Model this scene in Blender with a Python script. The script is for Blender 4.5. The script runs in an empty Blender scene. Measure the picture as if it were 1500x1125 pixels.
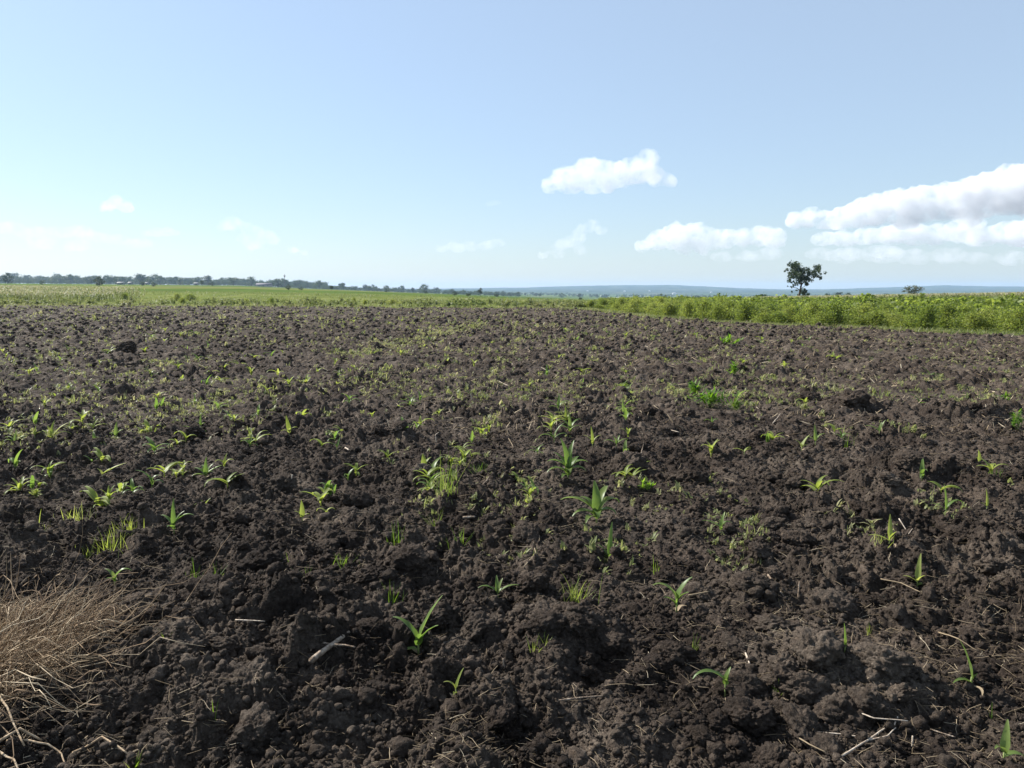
import bpy, math, random
import numpy as np
from mathutils import Vector, Matrix

sc = bpy.context.scene
col = sc.collection
R_ = math.radians
F32 = np.float32
rng = np.random.default_rng(7)
random.seed(7)

# ------------------------------------------------------------------ camera model
FPX, CX, CY, CAMH = 1133.0, 750.0, 562.5, 1.5
PITCH = math.atan((562.5 - 424.0) / FPX)
cp, sp_ = math.cos(PITCH), math.sin(PITCH)

def ray(x, y):
    a, b = (x - CX) / FPX, (CY - y) / FPX
    v = np.array([a, cp + b * sp_, -sp_ + b * cp])
    return v / np.linalg.norm(v)

def ground(x, y, z=0.0):
    """the point of the ground (height z) seen at photo pixel x, y"""
    d = ray(x, y)
    t = (z - CAMH) / d[2]
    return float(d[0] * t), float(d[1] * t)

def axis_depth(x, y, z):
    return y * cp + (CAMH - z) * sp_

# ------------------------------------------------------------------ noise
def _h(ix, iy, seed):
    n = (ix.astype(np.uint32) * np.uint32(374761393)) ^ (iy.astype(np.uint32) * np.uint32(668265263)) ^ np.uint32((seed * 2246822519) & 0xffffffff)
    n = (n ^ (n >> np.uint32(13))) * np.uint32(1274126177)
    n = (n ^ (n >> np.uint32(15))) * np.uint32(2246822519)
    return n ^ (n >> np.uint32(16))

def rnd(ix, iy, seed):
    return (_h(ix, iy, seed) & np.uint32(0xffffff)).astype(F32) * F32(1 / 16777215.0)

def gn(x, y, seed):
    """smooth gradient noise, about -0.7 .. 0.7"""
    ix, iy = np.floor(x).astype(np.int64), np.floor(y).astype(np.int64)
    fx, fy = (x - ix).astype(F32), (y - iy).astype(F32)
    u = fx * fx * fx * (fx * (fx * 6 - 15) + 10)
    v = fy * fy * fy * (fy * (fy * 6 - 15) + 10)
    def g(a, b):
        t = rnd(ix + a, iy + b, seed) * F32(6.2831853)
        return np.cos(t) * (fx - a) + np.sin(t) * (fy - b)
    a0 = g(0, 0); a0 = a0 + u * (g(1, 0) - a0)
    b0 = g(0, 1); b0 = b0 + u * (g(1, 1) - b0)
    return a0 + v * (b0 - a0)

def fbm(x, y, seed, n=4):
    s, a, f = 0, 1.0, 1.0
    for k in range(n):
        s = s + a * gn(x * f, y * f, seed + k)
        a *= .5; f *= 2.03
    return s

def bumps(x, y, s, seed, prob):
    """dome-like lumps scattered on cells of size s: value 0..1"""
    X, Y = x / s, y / s
    ix, iy = np.floor(X - .5).astype(np.int64), np.floor(Y - .5).astype(np.int64)
    best = np.zeros(x.shape, F32)
    for a in (0, 1):
        for b in (0, 1):
            jx, jy = ix + a, iy + b
            cx = jx + .5 + (rnd(jx, jy, seed) - .5) * .55
            cy = jy + .5 + (rnd(jx, jy, seed + 1) - .5) * .55
            r = .34 + .34 * rnd(jx, jy, seed + 2)
            on = (rnd(jx, jy, seed + 3) < prob)
            th = rnd(jx, jy, seed + 4) * F32(3.14159)
            dx, dy = X - cx, Y - cy
            c, n = np.cos(th), np.sin(th)
            ex, ey = dx * c + dy * n, (dy * c - dx * n) * 1.35
            d2 = (ex * ex + ey * ey) / (r * r)
            hgt = np.sqrt(np.clip(1 - d2, 0, 1)) * r * (.6 + .6 * rnd(jx, jy, seed + 5)) * 1.5
            best = np.maximum(best, np.where(on, hgt, 0).astype(F32))
    return best

# ------------------------------------------------------------------ mesh building
class MB:
    def __init__(s):
        s.V, s.Q, s.T, s.n = [], [], [], 0
    def add(s, v, q=None, t=None):
        v = np.asarray(v, dtype=F32).reshape(-1, 3)
        if q is not None and len(q): s.Q.append(np.asarray(q, dtype=np.int32).reshape(-1, 4) + s.n)
        if t is not None and len(t): s.T.append(np.asarray(t, dtype=np.int32).reshape(-1, 3) + s.n)
        s.V.append(v); s.n += len(v)
    def arrays(s):
        V = np.concatenate(s.V) if s.V else np.zeros((0, 3), F32)
        Q = np.concatenate(s.Q) if s.Q else np.zeros((0, 4), np.int32)
        T = np.concatenate(s.T) if s.T else np.zeros((0, 3), np.int32)
        return V, Q, T
    def mesh(s, name, mat, smooth=True):
        V, Q, T = s.arrays()
        me = bpy.data.meshes.new(name)
        me.vertices.add(len(V)); me.vertices.foreach_set('co', V.ravel())
        nl = Q.size + T.size
        me.loops.add(nl)
        me.loops.foreach_set('vertex_index', np.concatenate([Q.ravel(), T.ravel()]).astype(np.int32))
        me.polygons.add(len(Q) + len(T))
        st = np.concatenate([np.arange(len(Q)) * 4, len(Q) * 4 + np.arange(len(T)) * 3]).astype(np.int32)
        me.polygons.foreach_set('loop_start', st)
        me.update(calc_edges=True)
        if smooth: me.polygons.foreach_set('use_smooth', np.ones(len(Q) + len(T), dtype=bool))
        if mat: me.materials.append(mat)
        return me
    def build(s, name, mat, parent=None, smooth=True):
        return link(name, s.mesh(name, mat, smooth), parent)

def link(name, data, parent=None):
    o = bpy.data.objects.new(name, data); col.objects.link(o)
    if parent: o.parent = parent
    return o

def tag(o, label=None, cat=None, group=None, kind=None):
    if label: o['label'] = label
    if cat: o['category'] = cat
    if group: o['group'] = group
    if kind: o['kind'] = kind
    return o

def empty(name, loc=(0, 0, 0), rz=0.0):
    o = bpy.data.objects.new(name, None); col.objects.link(o)
    o.location = loc; o.rotation_euler = (0, 0, rz); o.empty_display_size = .1
    return o

KIDS = {}
def child(o, p):
    o.parent = p; KIDS.setdefault(p.name, []).append(o); return o

def copy_tree(o):
    c = o.copy(); col.objects.link(c)
    for k in KIDS.get(o.name, []):
        d = k.copy(); col.objects.link(d); d.parent = c
    return c

def tube(pts, radii, sides=5, cap=True):
    pts = np.asarray(pts, float); n = len(pts)
    V, Q, T = [], [], []
    up = np.array([.13, .27, .95])
    for i in range(n):
        d = pts[min(i + 1, n - 1)] - pts[max(i - 1, 0)]
        d = d / (np.linalg.norm(d) + 1e-9)
        a = np.cross(d, up)
        if np.linalg.norm(a) < .1: a = np.cross(d, [1, 0, 0])
        a /= np.linalg.norm(a); b = np.cross(d, a)
        for k in range(sides):
            t = 2 * math.pi * k / sides
            V.append(pts[i] + radii[i] * (math.cos(t) * a + math.sin(t) * b))
    for i in range(n - 1):
        for k in range(sides):
            k2 = (k + 1) % sides
            Q.append((i * sides + k, i * sides + k2, (i + 1) * sides + k2, (i + 1) * sides + k))
    if cap:
        for base, flip in ((0, True), ((n - 1) * sides, False)):
            for k in range(1, sides - 1):
                T.append((base, base + k + 1, base + k) if flip else (base, base + k, base + k + 1))
    return np.array(V), np.array(Q), np.array(T).reshape(-1, 3)

def wobble_path(p0, p1, n, amp, r=random):
    p0, p1 = np.array(p0, float), np.array(p1, float)
    L = np.linalg.norm(p1 - p0); out = []
    off = np.zeros(3)
    for i in range(n):
        t = i / (n - 1)
        off = off + np.array([r.gauss(0, 1), r.gauss(0, 1), r.gauss(0, .6)]) * amp * L / n
        out.append(p0 + (p1 - p0) * t + off * math.sin(math.pi * min(1, t * 1.05)))
    return out

def scatter(mb, proto, pos, scale, yaw, tiltx=None, tilty=None, zs=None):
    """many small copies of one little shape, merged"""
    v, q, t = proto
    n = len(pos)
    if n == 0: return
    c, s = np.cos(yaw)[:, None], np.sin(yaw)[:, None]
    P = np.repeat(v[None].astype(F32), n, 0) * np.asarray(scale, F32)[:, None, None]
    if zs is not None: P[:, :, 2] *= zs[:, None]
    if tiltx is not None:
        a = tiltx[:, None]; y, z = P[:, :, 1].copy(), P[:, :, 2].copy()
        P[:, :, 1] = y * np.cos(a) - z * np.sin(a); P[:, :, 2] = y * np.sin(a) + z * np.cos(a)
    if tilty is not None:
        a = tilty[:, None]; x, z = P[:, :, 0].copy(), P[:, :, 2].copy()
        P[:, :, 0] = x * np.cos(a) + z * np.sin(a); P[:, :, 2] = z * np.cos(a) - x * np.sin(a)
    x, y = P[:, :, 0].copy(), P[:, :, 1].copy()
    P[:, :, 0] = x * c - y * s; P[:, :, 1] = x * s + y * c
    P += np.asarray(pos, F32)[:, None, :]
    off = (np.arange(n) * len(v))[:, None, None]
    Q = (q[None] + off).reshape(-1, 4) if q is not None and len(q) else None
    T = (t[None] + off).reshape(-1, 3) if t is not None and len(t) else None
    mb.add(P.reshape(-1, 3), Q, T)

# ------------------------------------------------------------------ materials
def newmat(name):
    m = bpy.data.materials.new(name); m.use_nodes = True
    nt = m.node_tree; nt.nodes.clear()
    return m, nt

def N(nt, t, **kw):
    n = nt.nodes.new(t)
    for k, v in kw.items():
        if k in n.inputs: n.inputs[k].default_value = v
        else: setattr(n, k, v)
    return n

def ramp(nt, stops, interp='LINEAR'):
    r = nt.nodes.new('ShaderNodeValToRGB'); e = r.color_ramp.elements
    r.color_ramp.interpolation = interp
    while len(e) < len(stops): e.new(.5)
    for i, (p, c) in enumerate(stops):
        e[i].position = p; e[i].color = (*c, 1)
    return r

def L(nt, a, b): nt.links.new(a, b)

def leaf_mat(name, stops, trans=.45, rough=.5, spec=.25, objvar=True, noise=None):
    """leaves: colour differs from leaf to leaf, light comes through them"""
    m, nt = newmat(name)
    geo = N(nt, 'ShaderNodeNewGeometry')
    fac = geo.outputs['Random Per Island']
    if objvar:
        oi = N(nt, 'ShaderNodeObjectInfo')
        mx = N(nt, 'ShaderNodeMath', operation='MULTIPLY_ADD'); mx.inputs[1].default_value = .5
        ml = N(nt, 'ShaderNodeMath', operation='MULTIPLY'); ml.inputs[1].default_value = .5
        L(nt, oi.outputs['Random'], ml.inputs[0])
        L(nt, fac, mx.inputs[0]); L(nt, ml.outputs[0], mx.inputs[2]); fac = mx.outputs[0]
    if noise:
        tn = N(nt, 'ShaderNodeTexNoise'); tn.inputs['Scale'].default_value = noise; tn.inputs['Detail'].default_value = 3
        L(nt, geo.outputs['Position'], tn.inputs['Vector'])
        a = N(nt, 'ShaderNodeMath', operation='MULTIPLY_ADD'); a.inputs[1].default_value = .45; 
        b = N(nt, 'ShaderNodeMath', operation='MULTIPLY_ADD'); b.inputs[1].default_value = 1.3; b.inputs[2].default_value = -.38
        L(nt, tn.outputs['Fac'], b.inputs[0]); L(nt, fac, a.inputs[0]); L(nt, b.outputs[0], a.inputs[2]); fac = a.outputs[0]
    cr = ramp(nt, stops); L(nt, fac, cr.inputs[0])
    pb = N(nt, 'ShaderNodeBsdfPrincipled'); pb.inputs['Roughness'].default_value = rough
    pb.inputs['Specular IOR Level'].default_value = spec
    L(nt, cr.outputs[0], pb.inputs['Base Color'])
    tr = N(nt, 'ShaderNodeBsdfTranslucent')
    hs = N(nt, 'ShaderNodeHueSaturation'); hs.inputs['Saturation'].default_value = 1.1; hs.inputs['Value'].default_value = 1.7; hs.inputs['Hue'].default_value = .493
    L(nt, cr.outputs[0], hs.inputs['Color']); L(nt, hs.outputs[0], tr.inputs['Color'])
    mix = N(nt, 'ShaderNodeMixShader'); mix.inputs[0].default_value = trans
    L(nt, pb.outputs[0], mix.inputs[1]); L(nt, tr.outputs[0], mix.inputs[2])
    out = N(nt, 'ShaderNodeOutputMaterial'); L(nt, mix.outputs[0], out.inputs[0])
    return m

def plain_mat(name, stops, scale=8, rough=.9, spec=.1, bump=.0, bscale=60, island=False, stretch=None):
    m, nt = newmat(name)
    tc = N(nt, 'ShaderNodeTexCoord')
    tn = N(nt, 'ShaderNodeTexNoise'); tn.inputs['Scale'].default_value = scale; tn.inputs['Detail'].default_value = 5
    vec = tc.outputs['Object']
    if stretch:
        mp = N(nt, 'ShaderNodeMapping'); mp.inputs['Scale'].default_value = stretch; L(nt, vec, mp.inputs[0]); vec = mp.outputs[0]
    L(nt, vec, tn.inputs['Vector'])
    cr = ramp(nt, stops)
    if island:
        geo = N(nt, 'ShaderNodeNewGeometry'); L(nt, geo.outputs['Random Per Island'], cr.inputs[0])
    else: L(nt, tn.outputs['Fac'], cr.inputs[0])
    pb = N(nt, 'ShaderNodeBsdfPrincipled'); pb.inputs['Roughness'].default_value = rough; pb.inputs['Specular IOR Level'].default_value = spec
    L(nt, cr.outputs[0], pb.inputs['Base Color'])
    if bump:
        t2 = N(nt, 'ShaderNodeTexNoise'); t2.inputs['Scale'].default_value = bscale; t2.inputs['Detail'].default_value = 4; L(nt, vec, t2.inputs['Vector'])
        bp = N(nt, 'ShaderNodeBump'); bp.inputs['Strength'].default_value = bump; bp.inputs['Distance'].default_value = .01
        L(nt, t2.outputs['Fac'], bp.inputs['Height']); L(nt, bp.outputs[0], pb.inputs['Normal'])
    out = N(nt, 'ShaderNodeOutputMaterial'); L(nt, pb.outputs[0], out.inputs[0])
    return m
# ------------------------------------------------------------------ soil material
def soil_material():
    m, nt = newmat('ploughed soil')
    geo = N(nt, 'ShaderNodeNewGeometry'); P = geo.outputs['Position']
    def noise(scale, det=4, rough=.55, vec=P):
        t = N(nt, 'ShaderNodeTexNoise'); t.inputs['Scale'].default_value = scale; t.inputs['Detail'].default_value = det
        t.inputs['Roughness'].default_value = rough; L(nt, vec, t.inputs['Vector']); return t.outputs['Fac']
    base = ramp(nt, [(.36, SOIL[0]), (.5, SOIL[1]), (.66, SOIL[2])])
    L(nt, noise(2.3, 10, .74), base.inputs[0])
    # grain: single crumbs differ a little in colour
    vo = N(nt, 'ShaderNodeTexVoronoi'); vo.inputs['Scale'].default_value = 85; L(nt, P, vo.inputs['Vector'])
    g = N(nt, 'ShaderNodeSeparateColor'); L(nt, vo.outputs['Color'], g.inputs[0])
    gr = ramp(nt, [(0, (.62, .6, .6)), (.6, (1, 1, 1)), (.93, (1.25, 1.22, 1.2)), (1, (1.9, 1.8, 1.65))]); L(nt, g.outputs[0], gr.inputs[0])
    mul = N(nt, 'ShaderNodeMix', data_type='RGBA', blend_type='MULTIPLY'); mul.inputs[0].default_value = .8
    L(nt, base.outputs[0], mul.inputs[6]); L(nt, gr.outputs[0], mul.inputs[7])
    # dry, dusty crust in patches, mostly on what stands up
    dry = ramp(nt, [(.47, (0, 0, 0)), (.66, (1, 1, 1))]); L(nt, noise(1.1, 9, .7), dry.inputs[0])
    fine = ramp(nt, [(.42, (0, 0, 0)), (.62, (1, 1, 1))]); L(nt, noise(38, 3), fine.inputs[0])
    dm = N(nt, 'ShaderNodeMix', data_type='RGBA', blend_type='MULTIPLY'); dm.inputs[0].default_value = .75
    L(nt, dry.outputs[0], dm.inputs[6]); L(nt, fine.outputs[0], dm.inputs[7])
    dmm = N(nt, 'ShaderNodeMath', operation='MULTIPLY'); dmm.inputs[1].default_value = .55; L(nt, dm.outputs[2], dmm.inputs[0])
    mix = N(nt, 'ShaderNodeMix', data_type='RGBA'); L(nt, dmm.outputs[0], mix.inputs[0])
    L(nt, mul.outputs[2], mix.inputs[6]); mix.inputs[7].default_value = (*SOIL[3], 1)
    # far over the field the ground carries more chaff and dry grass
    sx = N(nt, 'ShaderNodeSeparateXYZ'); L(nt, P, sx.inputs[0])
    mr = N(nt, 'ShaderNodeMapRange'); mr.inputs['From Min'].default_value = 9; mr.inputs['From Max'].default_value = 38
    L(nt, sx.outputs['Y'], mr.inputs['Value'])
    ch = ramp(nt, [(.50, (0, 0, 0)), (.60, (1, 1, 1))]); L(nt, noise(6, 8, .75), ch.inputs[0])
    cm = N(nt, 'ShaderNodeMath', operation='MULTIPLY'); L(nt, mr.outputs[0], cm.inputs[0]); L(nt, ch.outputs[0], cm.inputs[1])
    cm2 = N(nt, 'ShaderNodeMath', operation='MULTIPLY'); cm2.inputs[1].default_value = .16; L(nt, cm.outputs[0], cm2.inputs[0])
    mix2 = N(nt, 'ShaderNodeMix', data_type='RGBA'); L(nt, cm2.outputs[0], mix2.inputs[0])
    L(nt, mix.outputs[2], mix2.inputs[6]); mix2.inputs[7].default_value = (.17, .14, .085, 1)
    pb = N(nt, 'ShaderNodeBsdfPrincipled'); pb.inputs['Roughness'].default_value = .95; pb.inputs['Specular IOR Level'].default_value = .12
    L(nt, mix2.outputs[2], pb.inputs['Base Color'])
    b1 = N(nt, 'ShaderNodeBump'); b1.inputs['Strength'].default_value = 1.0; b1.inputs['Distance'].default_value = .013
    L(nt, noise(150, 4, .65), b1.inputs['Height'])
    b2 = N(nt, 'ShaderNodeBump'); b2.inputs['Strength'].default_value = .9; b2.inputs['Distance'].default_value = .022
    L(nt, noise(48, 5, .6), b2.inputs['Height']); L(nt, b1.outputs[0], b2.inputs['Normal'])
    L(nt, b2.outputs[0], pb.inputs['Normal'])
    out = N(nt, 'ShaderNodeOutputMaterial'); L(nt, pb.outputs[0], out.inputs[0])
    return m

SOIL = [(.019, .0140, .0110), (.048, .0365, .0285), (.108, .084, .065), (.24, .196, .153)]
M_SOIL = soil_material()

# ------------------------------------------------------------------ the ploughed field
# far and right edge of the ploughed land (metres; camera at 0,0)
EDGE = np.array([(-140, 84), (-50, 76), (-22, 72), (-8, 67), (3, 66), (6, 59), (8.1, 42), (10.7, 35), (13.5, 31), (15.9, 27.2), (17.0, 24.5), (18.6, 18), (20, 8), (21, 0), (22, -6)])
def inside_field(x, y):
    """> 0 inside the ploughed land, about the distance to its edge"""
    fy = np.interp(x, EDGE[:5, 0], EDGE[:5, 1])
    fx = np.interp(y, EDGE[::-1][:11, 1], EDGE[::-1][:11, 0])
    w = gn(np.asarray(x, float) * .35, np.asarray(y, float) * .35, 91) * 1.3 + gn(np.asarray(x, float) * 1.3, np.asarray(y, float) * 1.3, 92) * .5
    return np.minimum((fy - y) * .6, fx - x) + w * np.clip(np.asarray(y) / 60., .25, 1)

# mounds and pits placed by hand: photo x, y, radius (m), height (m)
MOUNDS = [(915, 706, .20, .12), (520, 770, .22, .11), (378, 862, .26, .15), (835, 935, .24, .13), (905, 930, .16, .08), (690, 905, .2, .08),
          (1185, 965, .26, .13), (1310, 985, .34, .13), (770, 1125, .3, .12), (690, 1080, .22, .07), (940, 625, .22, .1), (1060, 610, .3, .12),
          (1150, 600, .3, .12), (860, 555, .35, .14), (430, 955, .2, .08), (570, 935, .16, .08), (260, 945, .24, .09), (310, 1010, .26, .1),
          (1010, 720, .25, .09), (1330, 690, .3, .1), (1240, 590, .3, .12), (1420, 610, .3, .13), (1465, 900, .22, .09), (1090, 860, .25, .07),
          (960, 970, .2, .08), (540, 1010, .25, .09), (1160, 820, .25, .09), (1430, 800, .25, .09), (600, 830, .22, .07), (270, 520, .5, .12), (700, 880, .14, .06),
          (640, 985, .2, .08), (1000, 1060, .25, .05), (395, 770, .2, .08), (215, 720, .25, .08), (100, 700, .25, .08)]
PITS = [(800, 1085, .24, -.14), (470, 1000, .16, -.07), (985, 1110, .2, -.12), (160, 780, .18, -.06), (575, 985, .13, -.07), (420, 900, .15, -.08),
        (880, 965, .14, -.08), (1250, 950, .16, -.07), (1400, 1045, .16, -.07), (560, 1100, .2, -.08)]
HEAP = ground(40, 1000)      # the heap of dry stalks at the left
MND = [(*ground(x, y), r, h * (.55 if h > 0 else .85)) for x, y, r, h in MOUNDS + PITS]

def soil_h(x, y, sp, full=True):
    x = np.asarray(x, float); y = np.asarray(y, float); sp = np.asarray(sp, float) + 0 * x
    wx = x + .07 * gn(x * 3.1, y * 3.1, 11) + .028 * gn(x * 12, y * 12, 12) + .008 * gn(x * 45, y * 45, 15)
    wy = y + .07 * gn(x * 3.1, y * 3.1, 13) + .028 * gn(x * 12, y * 12, 14) + .008 * gn(x * 45, y * 45, 16)
    h = .07 * fbm(x / 2.6, y / 2.6, 21, 3) + .012 * np.sin((x + .5 * gn(x * .3, y * .15, 5)) * 6.2832 / .95)
    calm = np.clip(.62 + .9 * fbm(x / 1.7, y / 1.7, 31, 2), .28, 1.25)
    for px, py, r, hh in MND:
        d2 = ((wx - px) ** 2 + (wy - py) ** 2) / (r * r)
        if hh > 0: h = h + hh * np.sqrt(np.clip(1 - d2, 0, 1)) * .85 + hh * .15 * np.exp(-d2 * 1.5)
        else: h = h + hh * np.exp(-d2 * d2)
    d2 = ((x - HEAP[0]) / .62) ** 2 + ((y - HEAP[1]) / .75) ** 2
    h = h + .05 * np.exp(-d2 * d2)
    farup = 1 + .25 * np.clip((y - 5) / 17, 0, 1)
    for k, (s, amp, pr) in enumerate(((.62, .13, .42), (.33, .24, .5), (.185, .38, .5), (.105, .34, .5), (.058, .34, .5), (.032, .42, .6), (.018, .5, .7))):
        fade = np.clip((s / sp - 1.7) / 2, 0, 1) * (farup if 0 < k < 4 else 1 + .35 * (farup - 1))
        idx = np.nonzero(fade > 0)
        if len(idx[0]) == 0: continue
        b = bumps(wx[idx], wy[idx], s, 100 + 17 * k, pr)
        cal = calm[idx] if k < 4 else np.clip(calm[idx] + .25, .5, 1.2)
        h[idx] = h[idx] + b * (s * amp) * fade[idx] * cal
    # crumbly breakage: rounded lumps with sharp creases, at every size
    for k, (s, a) in enumerate(((.21, .06), (.1, .044), (.052, .030), (.027, .019), (.0145, .0105))):
        fine = np.clip((s / sp - 1.5) / 2, 0, 1) * (1 + .5 * (farup - 1))
        idx = np.nonzero(fine > 0)
        if len(idx[0]):
            h[idx] = h[idx] + a * (np.abs(gn(wx[idx] / s + 5.1 * k, wy[idx] / s, 61 + k)) - .2) * 1.5 * fine[idx] * np.clip(calm[idx] + .2, .55, 1.2)
    h = h - .05
    # the ploughed land ends in a shallow furrow
    return h

def zf(x, y, sp=.01):
    return soil_h(np.atleast_1d(x), np.atleast_1d(y), sp)

def zf1(x, y, sp=.01):
    return float(zf(x, y, sp)[0])

def field_mesh():
    oy = -1.6                                        # fan of rows starting a little behind the camera
    na = NAZ
    az = np.linspace(-R_(47), R_(47), na)
    rs = [2.2]
    while rs[-1] < 118:
        r = rs[-1]
        rs.append(r * (1 + DR0 + (.0031 - DR0) * min(1, max(0, (r - 5) / 16))))
    rs = np.array(rs)
    Rr, A = np.meshgrid(rs, az, indexing='ij')
    jit = (rng.random(Rr.shape) - .5)
    x = Rr * np.sin(A); y = oy + Rr * np.cos(A)
    sp = np.maximum(Rr * (az[1] - az[0]), Rr * .0016)
    ins = inside_field(x, y)
    z = soil_h(x.ravel(), y.ravel(), sp.ravel()).reshape(x.shape)
    z = z - .16 * np.clip(1 - ins / .9, 0, 1)
    nr = len(rs)
    I = np.arange(nr * na).reshape(nr, na)
    q = np.stack([I[:-1, :-1], I[:-1, 1:], I[1:, 1:], I[1:, :-1]], -1).reshape(-1, 4)
    keep = (ins.ravel()[q] > -.05).all(1)
    q = q[keep]
    V = np.stack([x, y, z], -1).reshape(-1, 3)
    used = np.zeros(len(V), bool); used[q.ravel()] = True
    mp = np.cumsum(used) - 1
    mb = MB(); mb.add(V[used], mp[q][:, ::-1])
    print('field verts', used.sum())
    o = mb.build('ploughed_field', M_SOIL)
    return tag(o, 'freshly ploughed dark cloddy soil of the open field', 'field', kind='structure')

NAZ, DR0 = 1950, .0018
field_mesh()

# ------------------------------------------------------------------ terrain round and beyond the field
TU = np.array([-500, 0, 350, 550, 750, 900, 1100, 1500, 2000.])
TY = np.array([60, 80, 150, 350, 700, 1500, 3000, 5000.])
TR = np.array([[452.3] * 9, [445.2] * 9,
     [427, 427, 429, 432, 437.5, 440.5, 440, 437, 435],
     [419, 419, 421.5, 427.5, 436, 441, 441, 437, 435],
     [414.5, 415, 418.5, 426.5, 434.5, 440.5, 441.5, 438, 436],
     [414.5, 415, 418, 426.5, 434, 438.5, 440, 438, 437],
     [417, 417, 420, 426, 430.5, 433.5, 434, 432, 432],
     [420, 420, 421, 422.5, 425, 424.5, 426, 425, 424.]])
HU = np.array([-500, 0, 350, 550, 640, 740, 800, 879, 925, 975, 1031, 1075, 1120, 1207, 1260, 1313, 1345, 1380, 1447, 1500, 1700, 2000.])
HR = np.array([420, 420, 421, 423.6, 422.8, 421.6, 420.5, 418.3, 418, 417.6, 419.2, 421.8, 423.6, 423.6, 422, 420, 419, 418, 419.5, 420, 419, 421.])
def tz(x, y):
    x = np.asarray(x, float); y = np.asarray(y, float)
    d = np.hypot(x, y); az = np.clip(np.arctan2(x, y), -.98, .98)
    u = 750 + FPX * np.tan(az)
    Y = np.maximum(d * np.cos(az), 1.)
    ly = np.log(np.clip(Y, 60, 6500)); lY = np.log(TY)
    rows = np.stack([np.interp(u, TU, TR[k]) for k in range(len(TY))])
    crest = np.interp(u, HU, HR)
    allr = np.concatenate([rows, crest[None]]); LY = np.concatenate([lY, [math.log(6500)]])
    k = np.clip(np.searchsorted(LY, ly.ravel(), side='right').reshape(ly.shape) - 1, 0, len(LY) - 2)
    t = (ly - LY[k]) / (LY[k + 1] - LY[k]); t = t * t * (3 - 2 * t) * .6 + t * .4
    ii = np.arange(k.size).reshape(k.shape)
    flat = allr.reshape(len(LY), -1)
    r0 = flat[k.ravel(), ii.ravel()].reshape(k.shape); r1 = flat[k.ravel() + 1, ii.ravel()].reshape(k.shape)
    r = r0 + (r1 - r0) * t
    z = CAMH - (r - 424) / FPX * Y
    z = np.where(Y < 60, 0, np.where(Y < 80, z * np.clip((Y - 60) / 20, 0, 1), z))
    z = np.where(Y > 6500, z - (Y - 6500) * .02, z)
    z = z + .06 * fbm(x / 5, y / 5, 71, 3) * np.clip(d / 25, 0, 1)
    return z - .05

def tz1(x, y): return float(tz(np.array([x]), np.array([y]))[0])

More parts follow.
